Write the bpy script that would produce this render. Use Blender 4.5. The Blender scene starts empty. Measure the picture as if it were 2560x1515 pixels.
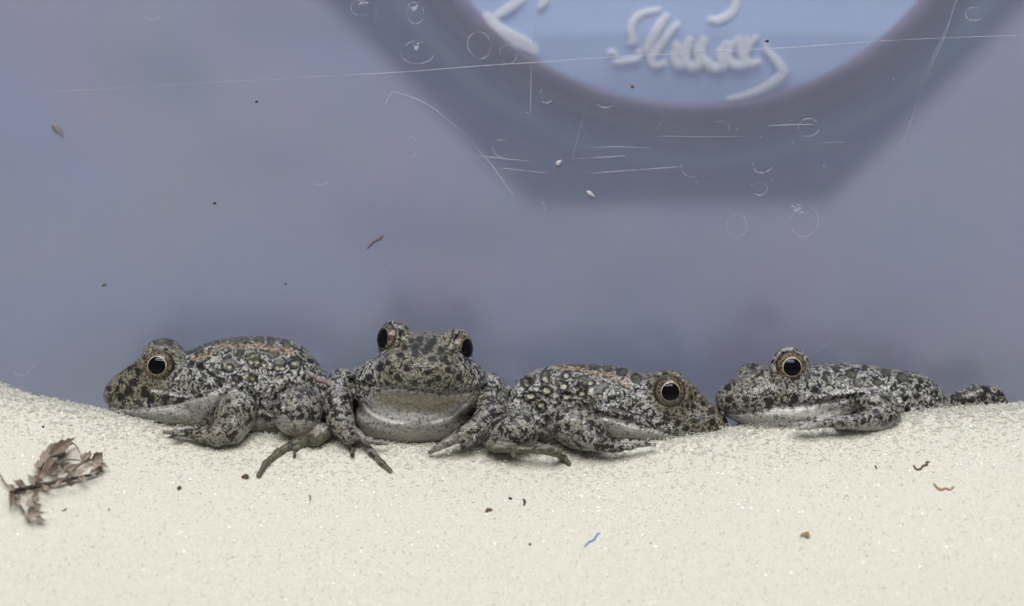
import bpy, math, random
import numpy as np
from mathutils import Vector, Matrix

SC = bpy.context.scene
COL = SC.collection
random.seed(7)
RNG = np.random.default_rng(11)

# ------------------------------------------------------------------ camera
# lengths below are tenths of a millimetre (S) in a frame that leans with the camera: u right, v up, w away
S = 1e-4
D = 4000.0
PITCH = math.radians(15)
sp, cp = math.sin(PITCH), math.cos(PITCH)
TGT = np.array([0.0, 0.0, 0.10])
AX = np.array([[1, 0, 0], [0, sp, cp], [0, cp, -sp]])      # rows: u, v, w axes in world

cam = bpy.data.cameras.new('camera')
camo = bpy.data.objects.new('camera', cam)
COL.objects.link(camo)
cam.sensor_width = 36
cam.lens = 36 * D / 2560
cam.clip_start = 0.01
cam.clip_end = 20
camo.location = Vector(TGT - D * S * AX[2])
camo.rotation_euler = (math.radians(90) - PITCH, 0, 0)
cam.dof.use_dof = True
cam.dof.focus_distance = (D - 90) * S
cam.dof.aperture_fstop = (cam.lens * 1e-3) / (70 * S)
SC.camera = camo

# ------------------------------------------------------------------ light
wd = bpy.data.worlds.new('World')
SC.world = wd
wd.use_nodes = True
wd.node_tree.nodes['Background'].inputs[0].default_value = (0.95, 0.96, 1.0, 1)
wd.node_tree.nodes['Background'].inputs[1].default_value = 0.21


def area(name, loc, target, sx, sy, power, col):
    l = bpy.data.lights.new(name, 'AREA')
    l.shape = 'RECTANGLE'
    l.size, l.size_y = sx, sy
    l.energy = power
    l.color = col
    o = bpy.data.objects.new(name, l)
    COL.objects.link(o)
    o.location = loc
    d = Vector(target) - Vector(loc)
    o.rotation_euler = d.to_track_quat('-Z', 'Y').to_euler()
    return o


# twin-tube ceiling fitting, above and a little in front (it shows in every eye)
for dy in (-0.08, 0.08):
    area('tube_lamp', (-0.06, -0.62 + dy, 0.96 + dy * 0.6), (0, 0, 0.08), 0.95, 0.024, 3.7, (1.0, 0.98, 0.95))
# added soft fill high over the tub, brightens the backdrop
area('fill_lamp', (0.15, -0.42, 1.5), (0, 0.05, 0.12), 1.2, 0.5, 12.5, (0.93, 0.96, 1.0))
SC.view_settings.view_transform = 'Standard'
SC.view_settings.look = 'None'
SC.view_settings.exposure = 0
SC.view_settings.gamma = 1


# ------------------------------------------------------------------ helpers
def F(px, py, w=0.0):
    k = (D + w) / D
    return np.array([(px - 1280) * k, (757.5 - py) * k, w])


def W(p):
    p = np.asarray(p, float)
    return TGT + S * (p @ AX)


def inv(pw):
    return ((np.asarray(pw, float) - TGT) / S) @ AX.T


def on_plane(px, py, Y):
    """world point where the sight line through a photo pixel meets the upright plane y = Y (in S units)"""
    a, b = (px - 1280) / D, (757.5 - py) / D
    # v = b (D+w), y = v sp + w cp  ->  w
    w = (Y - b * D * sp) / (b * sp + cp)
    return W(F(px, py, w))


def link(o, parent=None):
    COL.objects.link(o)
    if parent is not None:
        o.parent = parent
        o.matrix_parent_inverse = Matrix.Identity(4)
    return o


def mesh_obj(name, verts, faces, mat, parent=None, origin=(0, 0, 0), smooth=True):
    v = np.asarray(verts, float) - np.asarray(origin)
    me = bpy.data.meshes.new(name)
    me.from_pydata(v.tolist(), [], faces if isinstance(faces, list) else faces.tolist())
    if smooth:
        me.polygons.foreach_set('use_smooth', [True] * len(me.polygons))
    ms = mat if isinstance(mat, (list, tuple)) else [mat]
    for m in ms:
        me.materials.append(m)
    me.update()
    o = bpy.data.objects.new(name, me)
    link(o, parent)
    if parent is None:
        o.location = origin
    return o


def thing(name, label, cat, loc, group=None):
    o = bpy.data.objects.new(name, None)
    link(o)
    o.empty_display_size = 0.01
    o.location = loc
    o['label'] = label
    o['category'] = cat
    if group:
        o['group'] = group
    return o


def tag(o, label, cat, group=None):
    o['label'] = label
    o['category'] = cat
    if group:
        o['group'] = group
    return o


def tube(pts, radii, sides=6, flat=1.0, up=(0, 1, 0)):
    """swept tube through world points (metres) -> verts, faces"""
    pts = np.asarray(pts, float)
    n = len(pts)
    up = np.asarray(up, float)
    vs, fs = [], []
    for i in range(n):
        t = pts[min(i + 1, n - 1)] - pts[max(i - 1, 0)]
        t = t / (np.linalg.norm(t) + 1e-12)
        a = np.cross(t, up)
        if np.linalg.norm(a) < 1e-3:
            a = np.cross(t, (1, 0, 0))
        a /= np.linalg.norm(a)
        b = np.cross(a, t)
        r = radii[i] if hasattr(radii, '__len__') else radii
        for k in range(sides):
            q = 2 * math.pi * k / sides
            vs.append(pts[i] + r * (math.cos(q) * a + flat * math.sin(q) * b))
    for i in range(n - 1):
        for k in range(sides):
            k2 = (k + 1) % sides
            fs.append([i * sides + k, i * sides + k2, (i + 1) * sides + k2, (i + 1) * sides + k])
    fs.append(list(range(sides))[::-1])
    fs.append([(n - 1) * sides + k for k in range(sides)])
    return np.array(vs), fs


def smooth_line(pts, n=6):
    """Catmull-Rom through the points"""
    p = [np.asarray(q, float) for q in pts]
    p = [2 * p[0] - p[1]] + p + [2 * p[-1] - p[-2]]
    out = []
    for i in range(1, len(p) - 2):
        for k in range(n):
            t = k / n
            out.append(0.5 * ((2 * p[i]) + (-p[i - 1] + p[i + 1]) * t + (2 * p[i - 1] - 5 * p[i] + 4 * p[i + 1] - p[i + 2]) * t * t
                              + (-p[i - 1] + 3 * p[i] - 3 * p[i + 1] + p[i + 2]) * t ** 3))
    out.append(p[-2])
    return np.array(out)


def hash3(ix, iy, iz, seed=0):
    h = (ix * 374761393 + iy * 668265263 + iz * 2147483647 + seed * 974711) & 0xffffffff
    h = ((h ^ (h >> 13)) * 1274126177) & 0xffffffff
    h = h ^ (h >> 16)
    return (h & 0xffff) / 65535.0


def vnoise(p, seed=0):
    """smooth value noise on (N,3) or (N,2) points, 0..1"""
    p = np.asarray(p, float)
    if p.shape[1] == 2:
        p = np.concatenate([p, np.zeros((len(p), 1))], 1)
    i = np.floor(p).astype(np.int64)
    f = p - i
    f = f * f * (3 - 2 * f)
    r = 0
    for dx in (0, 1):
        for dy in (0, 1):
            for dz in (0, 1):
                wgt = (f[:, 0] if dx else 1 - f[:, 0]) * (f[:, 1] if dy else 1 - f[:, 1]) * (f[:, 2] if dz else 1 - f[:, 2])
                r = r + wgt * hash3(i[:, 0] + dx, i[:, 1] + dy, i[:, 2] + dz, seed)
    return r


# ------------------------------------------------------------------ material helpers
class NT:
    def __init__(self, name):
        self.m = bpy.data.materials.new(name)
        self.m.use_nodes = True
        self.t = self.m.node_tree
        self.n = self.t.nodes
        self.b = self.n['Principled BSDF']
        self.out = self.n['Material Output']

    def new(self, typ, **kw):
        n = self.n.new(typ)
        for k, v in kw.items():
            setattr(n, k, v)
        return n

    def l(self, a, b):
        self.t.links.new(a, b)

    def val(self, sock, v):
        if hasattr(v, 'is_output'):
            self.l(v, sock)
        else:
            sock.default_value = v

    def math(self, op, a, b=0.0, clamp=False):
        n = self.new('ShaderNodeMath', operation=op, use_clamp=clamp)
        self.val(n.inputs[0], a)
        self.val(n.inputs[1], b)
        return n.outputs[0]

    def mix(self, f, a, b):
        n = self.new('ShaderNodeMix', data_type='RGBA')
        self.val(n.inputs[0], f)
        self.val(n.inputs[6], a if hasattr(a, 'is_output') else (*a, 1))
        self.val(n.inputs[7], b if hasattr(b, 'is_output') else (*b, 1))
        return n.outputs[2]

    def step(self, x, lo, hi):
        n = self.new('ShaderNodeMapRange', interpolation_type='SMOOTHSTEP')
        self.val(n.inputs[0], x)
        self.val(n.inputs[1], lo)
        self.val(n.inputs[2], hi)
        return n.outputs[0]

    def coords(self, scale=1000.0, off=(0, 0, 0)):
        tc = self.new('ShaderNodeTexCoord')
        mp = self.new('ShaderNodeMapping')
        mp.inputs['Scale'].default_value = (scale,) * 3
        mp.inputs['Location'].default_value = off
        self.l(tc.outputs['Object'], mp.inputs[0])
        return mp.outputs[0]

    def noise(self, co, scale, detail=2.0, rough=0.5, dist=0.0):
        n = self.new('ShaderNodeTexNoise')
        self.l(co, n.inputs['Vector'])
        n.inputs['Scale'].default_value = scale
        n.inputs['Detail'].default_value = detail
        n.inputs['Roughness'].default_value = rough
        n.inputs['Distortion'].default_value = dist
        return n.outputs[0]

    def voro(self, co, scale, feature='F1'):
        n = self.new('ShaderNodeTexVoronoi', feature=feature)
        self.l(co, n.inputs['Vector'])
        n.inputs['Scale'].default_value = scale
        return n

    def bump(self, h, strength, dist, prev=None):
        n = self.new('ShaderNodeBump')
        n.inputs['Strength'].default_value = strength
        n.inputs['Distance'].default_value = dist
        self.l(h, n.inputs['Height'])
        if prev is not None:
            self.l(prev, n.inputs['Normal'])
        return n.outputs[0]


def plain(name, col, rough=0.5, spec=0.5, var=0.25, vscale=1.0, coat=0.0, alpha=1.0, patchy=0.0):
    t = NT(name)
    co = t.coords()
    f = t.noise(co, vscale, 3, 0.6)
    t.l(t.mix(f, tuple(c * (1 - var) for c in col), tuple(min(1, c * (1 + var)) for c in col)), t.b.inputs['Base Color'])
    t.b.inputs['Roughness'].default_value = rough
    t.b.inputs['Specular IOR Level'].default_value = spec
    t.b.inputs['Coat Weight'].default_value = coat
    t.b.inputs['Coat Roughness'].default_value = 0.1
    t.b.inputs['Alpha'].default_value = alpha
    if patchy:
        t.l(t.math('MULTIPLY', t.step(t.noise(co, patchy, 3, 0.7), 0.36, 0.66), alpha), t.b.inputs['Alpha'])
    return t.m


# ================================================================== SETTING: tub wall, panel behind, foam
YW = 105.0            # front face of the clear wall (S units, world y)
YO = 1500.0           # the moulded panel behind it


def wall_material():
    t = NT('clear_cloudy_plastic')
    co = t.coords(100.0)
    fog = t.noise(co, 0.35, 4, 0.55, 0.6)
    mpv = t.new('ShaderNodeMapping')
    mpv.inputs['Scale'].default_value = (3.0, 3.0, 0.35)
    t.l(co, mpv.inputs[0])
    smear = t.noise(mpv.outputs[0], 1.6, 4, 0.65, 0.4)
    mph = t.new('ShaderNodeMapping')
    mph.inputs['Scale'].default_value = (0.25, 3.0, 6.0)
    mph.inputs['Rotation'].default_value = (0, 0.06, 0)
    t.l(co, mph.inputs[0])
    scuff = t.step(t.noise(mph.outputs[0], 3.0, 3, 0.7), 0.62, 0.80)
    fog = t.math('ADD', fog, t.math('ADD', t.math('MULTIPLY', smear, 0.35), t.math('MULTIPLY', scuff, 0.22)))
    t.b.inputs['Base Color'].default_value = (0.42, 0.46, 0.60, 1)
    t.b.inputs['Roughness'].default_value = 0.16
    t.b.inputs['IOR'].default_value = 1.5
    rf = t.new('ShaderNodeBsdfRefraction')
    rf.inputs['Color'].default_value = (0.985, 0.99, 1.0, 1)
    rf.inputs['Roughness'].default_value = 0.20
    rf.inputs['IOR'].default_value = 1.45
    gl = t.new('ShaderNodeBsdfGlossy')
    gl.inputs['Roughness'].default_value = 0.32
    gl.inputs['Color'].default_value = (0.80, 0.84, 1.0, 1)
    tr = t.new('ShaderNodeMixShader')
    tr.inputs[0].default_value = 0.15
    t.l(rf.outputs[0], tr.inputs[1])
    t.l(gl.outputs[0], tr.inputs[2])
    mx = t.new('ShaderNodeMixShader')
    f = t.math('MULTIPLY_ADD', fog, 0.10)
    f.node.inputs[2].default_value = 0.06
    t.l(f, mx.inputs[0])
    t.l(tr.outputs[0], mx.inputs[1])
    t.l(t.b.outputs[0], mx.inputs[2])
    t.l(mx.outputs[0], t.out.inputs[0])
    return t.m


def back_material():
    t = NT('lavender_tub_plastic')
    co = t.coords(6.0)
    a = t.noise(co, 1.6, 2, 0.5, 0.3)
    b = t.noise(co, 2.3, 2, 0.5, 0.5)
    mp = t.new('ShaderNodeMapping')
    mp.inputs['Scale'].default_value = (0.5, 1, 3.0)
    t.l(co, mp.inputs[0])
    c = t.noise(mp.outputs[0], 2.4, 2, 0.5, 0.8)
    col = t.mix(t.step(a, 0.40, 0.60), (0.36, 0.41, 0.60), (0.45, 0.39, 0.56))
    col = t.mix(t.step(b, 0.46, 0.62), col, (0.38, 0.42, 0.49))
    col = t.mix(t.step(c, 0.54, 0.66), col, (0.27, 0.31, 0.43))
    t.l(col, t.b.inputs['Base Color'])
    t.b.inputs['Roughness'].default_value = 0.45
    return t.m


def box(x0, x1, y0, y1, z0, z1):
    v = [(x, y, z) for x in (x0, x1) for y in (y0, y1) for z in (z0, z1)]
    f = [[0, 1, 3, 2], [4, 6, 7, 5], [0, 4, 5, 1], [2, 3, 7, 6], [0, 2, 6, 4], [1, 5, 7, 3]]
    return np.array(v, float), f


tub = thing('plastic_tub', 'clear scratched plastic tub wall rising behind the row of frogs', 'tub', (0, YW * S, 0.02))
ORG = np.array([0, YW * S, 0.02])
v, f = box(-0.34, 0.34, YW * S, (YW + 14) * S, 0.02, 0.186)
wall = mesh_obj('wall_panel', v, f, wall_material(), tub, ORG, smooth=False)

scr_m = NT('scratch_white')
scr_m.b.inputs['Base Color'].default_value = (0.72, 0.74, 0.82, 1)
scr_m.b.inputs['Roughness'].default_value = 0.3
scr_m.b.inputs['Alpha'].default_value = 0.55
_n = scr_m.noise(scr_m.coords(), 0.035, 4, 0.75)
scr_m.l(scr_m.math('MULTIPLY', scr_m.step(_n, 0.30, 0.72), 0.5), scr_m.b.inputs['Alpha'])
scr_m = scr_m.m
faint_m = plain('scratch_faint', (0.55, 0.57, 0.66), 0.4, alpha=0.3, patchy=0.06)
spot_m = plain('dried_water_mark', (0.62, 0.64, 0.72), 0.5, alpha=0.38, vscale=0.8, patchy=0.5)
chalk_m = plain('chalky_residue', (0.75, 0.76, 0.82), 0.6, alpha=0.4, vscale=2)

SCR = [
    ([(-20, 238), (300, 220), (612, 202), (800, 191.5), (905, 185.5)], 1.3, 1),
    ([(880, 187), (1021, 179), (1225, 163), (1357, 155), (1530, 143), (1939, 121), (2245, 100), (2600, 86)], 1.5, 0),
    ([(982, 229), (1040, 247), (1091, 277), (1135, 313), (1171, 346), (1193, 371), (1233, 418), (1284, 490)], 2.0, 0),
    ([(982, 229), (972, 242), (962, 264)], 1.5, 0),
    ([(949, 309), (946, 340), (942, 368)], 1.4, 1),
    ([(1328, 164), (1327, 225), (1326, 284)], 1.4, 0),
    ([(1339, 62), (1336, 85), (1333, 109)], 1.4, 1),
    ([(1477, 226), (1455, 305), (1430, 393)], 1.4, 1),
    ([(1426, 397), (1496, 394), (1566, 389)], 1.9, 0),
    ([(1055, 402), (1110, 405), (1164, 406)], 1.9, 1),
    ([(1255, 420), (1312, 427), (1368, 433)], 1.5, 0),
    ([(1182, 389), (1256, 396), (1331, 404)], 1.4, 0),
    ([(1477, 433), (1588, 425), (1699, 417)], 1.5, 0),
    ([(1455, 369), (1540, 367), (1626, 370)], 1.4, 0),
    ([(2394, -10), (2360, 95), (2325, 173), (2256, 360)], 2.0, 0),
    ([(2388, 20), (2352, 100), (2316, 178), (2275, 290)], 1.3, 1),
    ([(2041, 358), (2130, 355), (2213, 354)], 1.4, 1),
    ([(1916, 315), (1976, 312), (2036, 311)], 1.6, 0),
    ([(1635, 340), (1750, 342), (1860, 341)], 1.2, 1),
    ([(1911, 125), (1950, 150), (1989, 181)], 1.3, 1),
    ([(2010, 195), (2040, 220), (2075, 250)], 1.2, 1),
    ([(1120, 105), (1160, 78), (1200, 51)], 2.0, 1),
    ([(940, -5), (942, 30), (940, 52)], 1.4, 1),
    ([(462, 0), (490, 32), (520, 55)], 1.8, 1),
    ([(1667, 270), (1655, 300), (1630, 338)], 1.4, 1),
    ([(1420, 875), (1423, 895), (1422, 905)], 1.3, 1),
    ([(963, 640), (965, 655), (962, 668)], 1.6, 1),
    ([(2035, 885), (2080, 855), (2130, 845)], 1.2, 1),
]
for pts, r, fa in SCR:
    w3 = [on_plane(x, y, YW - 0.4) for x, y in pts]
    ln = smooth_line(w3, 7)
    n = len(ln)
    rr = [r * S * (0.25 + 0.75 * math.sin(math.pi * (0.08 + 0.84 * i / (n - 1)))) for i in range(n)]
    vv, ff = tube(ln, rr, 5, flat=0.35)
    mesh_obj('scratch', vv, ff, faint_m if fa else scr_m, wall, ORG)

# dried water marks: irregular rings, some open, some with chalky patches
SPOTS = [(900, 20, 21, 20, 0.1, 0.9, 1), (1038, 33, 22, 26, 0, 1, 1), (1044, 131, 42, 27, 0.05, 0.75, 1), (1198, 113, 28, 34, 0, 1, 0), (1271, 135, 21, 23, 0.5, 1.3, 0),
         (1368, 237, 18, 21, 0.05, 0.6, 0), (1513, 251, 22, 19, 0.0, 0.55, 0), (1253, 371, 20, 22, 0.1, 0.85, 0), (1018, 367, 23, 30, 0.7, 1.2, 0), (2021, 319, 25, 23, 0, 1, 0),
         (1907, 414, 23, 18, 0.0, 0.55, 0), (1900, 472, 17, 17, 0, 1, 0), (1726, 422, 22, 20, 0.0, 0.6, 0), (1842, 565, 28, 26, 0, 1, 0), (2010, 552, 33, 42, 0, 1, 1),
         (2435, 35, 20, 17, 0.05, 0.9, 0), (1805, 319, 18, 16, 0.6, 1.2, 0), (382, 32, 22, 18, 0.05, 0.5, 0), (797, 441, 28, 22, 0.05, 0.45, 0), (55, 905, 32, 32, 0.0, 0.5, 0),
         (1348, 525, 14, 24, 0.7, 1.2, 0)]
for (px, py, rx, ry, a0, a1, chalk) in SPOTS:
    n = 48
    pts, rr = [], []
    ph = random.random() * 6
    for i in range(n + 1):
        a = -2 * math.pi * (a0 + (a1 - a0) * i / n)
        k = 1 + 0.05 * math.sin(2 * a + ph) + 0.025 * math.sin(3 * a + 2 * ph) + 0.012 * math.sin(7 * a)
        pts.append(on_plane(px + rx * k * math.cos(a), py - ry * k * math.sin(a), YW - 0.3))
        low = 0.5 + 0.5 * math.sin(-a)
        rr.append(S * (1.0 + 0.5 * random.random() + 0.5 * math.sin(9 * a + ph) ** 2 + 0.6 * low))
    vv, ff = tube(pts, rr, 5, flat=0.25)
    ring = mesh_obj('water_mark', vv, ff, spot_m, wall, ORG)
    if chalk:
        vs, fs = [], []
        cx, cy = px + random.uniform(-6, 6), py - 8 + random.uniform(-5, 5)
        if ry > 40:
            cx, cy = px - 16, py - 28
        for q in range(16):
            x, y = cx + random.gauss(0, 6), cy + random.gauss(0, 5)
            r0 = random.uniform(1.2, 3.6)
            b = len(vs)
            vs.append(on_plane(x, y, YW - 0.9))
            for k in range(7):
                vs.append(on_plane(x + r0 * random.uniform(0.6, 1.3) * math.cos(k * 0.9), y + r0 * random.uniform(0.6, 1.3) * math.sin(k * 0.9), YW - 0.1))
            fs += [[b, b + 1 + k, b + 1 + (k + 1) % 7] for k in range(7)]
        ch = mesh_obj('residue_flecks', vs, fs, chalk_m, wall, ORG)
        ch['kind'] = 'stuff'
# fine dust on the wall
vs, fs = [], []
for q in range(150):
    px, py = random.uniform(0, 2560), random.uniform(0, 900)
    if random.random() < 0.5:
        px, py = random.gauss(1700, 420), random.gauss(330, 160)
    r0 = random.uniform(0.8, 2.2)
    b = len(vs)
    vs.append(on_plane(px, py, YW - 1.2))
    for k in range(5):
        a = k * 1.257
        vs.append(on_plane(px + r0 * random.uniform(0.5, 1.4) * math.cos(a), py + r0 * random.uniform(0.5, 1.4) * math.sin(a), YW - 0.1))
    fs += [[b, b + 1 + k, b + 1 + (k + 1) % 5] for k in range(5)]
du = mesh_obj('dust', vs, fs, chalk_m, wall, ORG)
du['kind'] = 'stuff'

# far side of the tub, seen through the wall
v, f = box(-1.2, 1.2, 0.50, 0.51, -0.6, 0.7)
bk = mesh_obj('backdrop', v, f, back_material(), None, (0, 0.50, -0.6), smooth=False)
bk['kind'] = 'structure'
v, f = box(-0.9, 0.9, -0.9, 0.115, -0.02, 0.0)
gt = mesh_obj('table_top', v, f, plain('table_grey', (0.35, 0.35, 0.37), 0.5), None, (0, 0, -0.02), smooth=False)
gt['kind'] = 'structure'

# moulded octagonal panel stepping out towards the wall, with a round window in its nose
YP = 330.0            # the window's distance
PC = (1735, -478)
LOC = on_plane(1735, 0, YP)
pan = thing('moulded_panel', 'dark blue octagonal moulded panel with round pale blue window, blurred behind the clear wall', 'panel', LOC)
NA = 160
ang = [2 * math.pi * (k + 0.5) / NA for k in range(NA)]


def octr(a, ap, apd):
    best = 1e9
    for j in range(8):
        c = math.cos(a - (j * math.pi / 4))
        if c > 1e-3:
            best = min(best, (apd if j % 2 else ap) / c)
    return best


def loop(kind, r, Y):
    out = []
    for a in ang:
        q = octr(a, r, r * 0.972) if kind == 'oct' else r
        cx = PC[0] - (40 if kind == 'oct' else 0)
        out.append(on_plane(cx + q * math.cos(a), PC[1] - q * math.sin(a), Y))
    return np.array(out)


def band(name, steps, mat, parent, back=60):
    """closed moulded band through successive loops, given a back face"""
    lp = [loop(*q) for q in steps]
    lp += [lp[-1] + np.array([0, back * S, 0]), lp[0] + np.array([0, back * S, 0])]
    vs = np.concatenate(lp)
    fs = []
    m_ = len(lp)
    for i in range(m_):
        j = (i + 1) % m_
        for k in range(NA):
            k2 = (k + 1) % NA
            fs.append([i * NA + k, i * NA + k2, j * NA + k2, j * NA + k])
    return mesh_obj(name, vs, fs, mat, parent, LOC)


blue_m = plain('dull_blue_plastic', (0.17, 0.23, 0.50), 0.4, var=0.12, vscale=0.05)
dblue_m = plain('deep_blue_plastic', (0.07, 0.115, 0.28), 0.4, var=0.12, vscale=0.05)
teal_m = plain('teal_plastic', (0.32, 0.50, 0.70), 0.4, var=0.18, vscale=0.04)
plum_m = plain('plum_rubber', (0.17, 0.125, 0.21), 0.5, var=0.12, vscale=0.04)
pane_m = plain('pale_blue_pane', (0.50, 0.64, 0.95), 0.14, var=0.10, vscale=0.03)
band('octagon_plate', [('c', 893, 1180), ('c', 920, 1220), ('oct', 960, 1450), ('oct', 988, 1500)], blue_m, pan)
band('teal_band', [('c', 846, 960), ('c', 858, 950), ('c', 890, 1100), ('c', 897, 1170)], teal_m, pan)
band('dark_groove', [('c', 806, 520), ('c', 826, 780), ('c', 850, 950)], dblue_m, pan)
band('gasket_ring', [('c', 738, 340), ('c', 750, 324), ('c', 785, 360), ('c', 808, 480), ('c', 812, 530)], plum_m, pan, 30)
vs = [on_plane(PC[0], PC[1], YP)]
rs = [0.2, 0.4, 0.6, 0.8, 0.93, 1.0]
for q in rs:
    vs += list(loop('c', 743 * q, YP + 22 * q ** 4))
vs = np.array(vs)
fs = [[0, 1 + k, 1 + (k + 1) % NA] for k in range(NA)]
for q in range(len(rs) - 1):
    for k in range(NA):
        k2 = (k + 1) % NA
        fs.append([1 + q * NA + k, 1 + (q + 1) * NA + k, 1 + (q + 1) * NA + k2, 1 + q * NA + k2])
pane = mesh_obj('window_pane', vs, fs, pane_m, pan, LOC)

# embossed script on the pane (a word in slanted handwriting, too blurred to read) and strokes of painted glare
highlight_m = plain('white_highlight', (0.90, 0.93, 0.98), 0.14, 1.0, var=0.1, vscale=0.3)  # white colour stands in for lamp reflections on the strokes
glare_m = plain('painted_glare', (0.90, 0.93, 0.98), 0.2, 0.9, var=0.05)


def zb(x, y):
    return (1480 + x * 0.4313, y * 0.4313)


def za(x, y):
    return (800 + x * 0.3639, y * 0.3639)


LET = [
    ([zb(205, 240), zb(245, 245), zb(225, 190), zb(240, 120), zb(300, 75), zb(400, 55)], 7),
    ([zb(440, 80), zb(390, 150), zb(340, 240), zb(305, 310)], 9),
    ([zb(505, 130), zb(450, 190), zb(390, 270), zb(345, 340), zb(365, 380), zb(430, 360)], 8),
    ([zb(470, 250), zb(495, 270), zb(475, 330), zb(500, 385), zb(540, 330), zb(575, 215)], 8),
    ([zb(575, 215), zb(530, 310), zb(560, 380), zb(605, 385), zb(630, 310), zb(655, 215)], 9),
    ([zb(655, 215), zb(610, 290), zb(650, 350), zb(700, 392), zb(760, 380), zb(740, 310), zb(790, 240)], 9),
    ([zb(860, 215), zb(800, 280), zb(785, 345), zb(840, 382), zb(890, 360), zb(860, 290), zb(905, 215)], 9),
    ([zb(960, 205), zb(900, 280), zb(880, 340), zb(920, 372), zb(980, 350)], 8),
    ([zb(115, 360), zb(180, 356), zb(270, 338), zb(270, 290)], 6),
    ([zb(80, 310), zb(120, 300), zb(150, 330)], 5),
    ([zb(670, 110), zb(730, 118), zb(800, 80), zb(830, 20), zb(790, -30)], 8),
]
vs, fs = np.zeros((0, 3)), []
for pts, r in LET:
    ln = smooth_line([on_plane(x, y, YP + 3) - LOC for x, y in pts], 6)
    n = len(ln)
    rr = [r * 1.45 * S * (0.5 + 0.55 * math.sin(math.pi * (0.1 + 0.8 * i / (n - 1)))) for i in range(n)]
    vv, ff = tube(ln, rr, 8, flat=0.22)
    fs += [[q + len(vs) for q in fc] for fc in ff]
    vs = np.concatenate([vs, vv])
mesh_obj('embossed_lettering', vs, fs, highlight_m, pane)
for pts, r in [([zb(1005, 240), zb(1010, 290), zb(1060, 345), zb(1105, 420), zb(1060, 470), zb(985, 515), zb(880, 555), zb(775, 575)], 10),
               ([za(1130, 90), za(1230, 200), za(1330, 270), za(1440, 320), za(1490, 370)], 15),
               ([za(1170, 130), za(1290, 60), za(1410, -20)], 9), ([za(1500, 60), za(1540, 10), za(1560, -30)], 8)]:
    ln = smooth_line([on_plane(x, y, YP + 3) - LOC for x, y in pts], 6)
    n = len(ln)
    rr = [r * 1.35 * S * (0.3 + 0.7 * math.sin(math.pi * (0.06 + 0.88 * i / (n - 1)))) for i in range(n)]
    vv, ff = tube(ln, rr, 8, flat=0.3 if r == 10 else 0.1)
    mesh_obj('glare_stroke', vv, ff, glare_m if r == 10 else highlight_m, pane)  # window glare and streaks put in as white raised strokes

# ------------------------------------------------------------------ foam
CX = [-400, 0, 120, 260, 420, 600, 800, 1000, 1200, 1450, 1650, 1850, 2100, 2300, 2560, 3000]
CY = [965, 1000, 1021, 1043, 1077, 1093, 1105, 1111, 1121, 1127, 1109, 1085, 1075, 1051, 1021, 1000]
YC = -165.0
_ccx, _ccz = [], []
for x, y in zip(CX, CY):
    q = inv(on_plane(x, y, YC)) @ AX
    _ccx.append(q[0])
    _ccz.append(q[2])
WX = [-400, 0, 60, 120, 260, 500, 1000, 1850, 2100, 2400, 2560, 3000]
WY = [930, 962, 985, 1008, 1035, 1068, 1095, 1086, 1062, 1032, 1008, 990]
_wx, _wz = [], []
for x, y in zip(WX, WY):
    q = inv(on_plane(x, y, YW)) @ AX
    _wx.append(q[0])
    _wz.append(q[2])


def foam_z(x, y, lumps=True):
    """height of the foam (S units, relative to TGT) at world x, y (S units)"""
    x = np.asarray(x, float)
    y = np.asarray(y, float)
    zc = np.interp(x, _ccx, _ccz)
    zw = np.interp(x, _wx, _wz)
    t = np.clip((y - YC) / (YW - YC), 0, 1)
    back = zc + (zw - zc) * t * t * (3 - 2 * t)
    d = np.maximum(YC - y, 0)
    front = zc - (0.22 * d + 0.00062 * d * d)
    z = np.where(y > YC, back, front)
    if lumps:
        p = np.stack([x / 330, y / 200], -1).reshape(-1, 2)
        z = z + ((vnoise(p, 3) - 0.5) * 16).reshape(z.shape)
        p = np.stack([x / 60, y / 60], -1).reshape(-1, 2)
        z = z + ((vnoise(p, 4) - 0.5) * 5).reshape(z.shape)
    return z


def foam_w(px, py):
    """depth w at which the sight line through a photo pixel meets the foam"""
    ws = np.arange(-700, 260, 2.0)
    k = (D + ws) / D
    u, vv = (px - 1280) * k, (757.5 - py) * k
    y, z = vv * sp + ws * cp, vv * cp - ws * sp
    hit = np.nonzero(foam_z(u, np.minimum(y, YW)) > z)[0]
    return ws[hit[0]] if len(hit) else 150.0


def foam_pt(px, py, lift=0.0):
    return W(F(px, py, foam_w(px, py) - lift))


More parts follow.
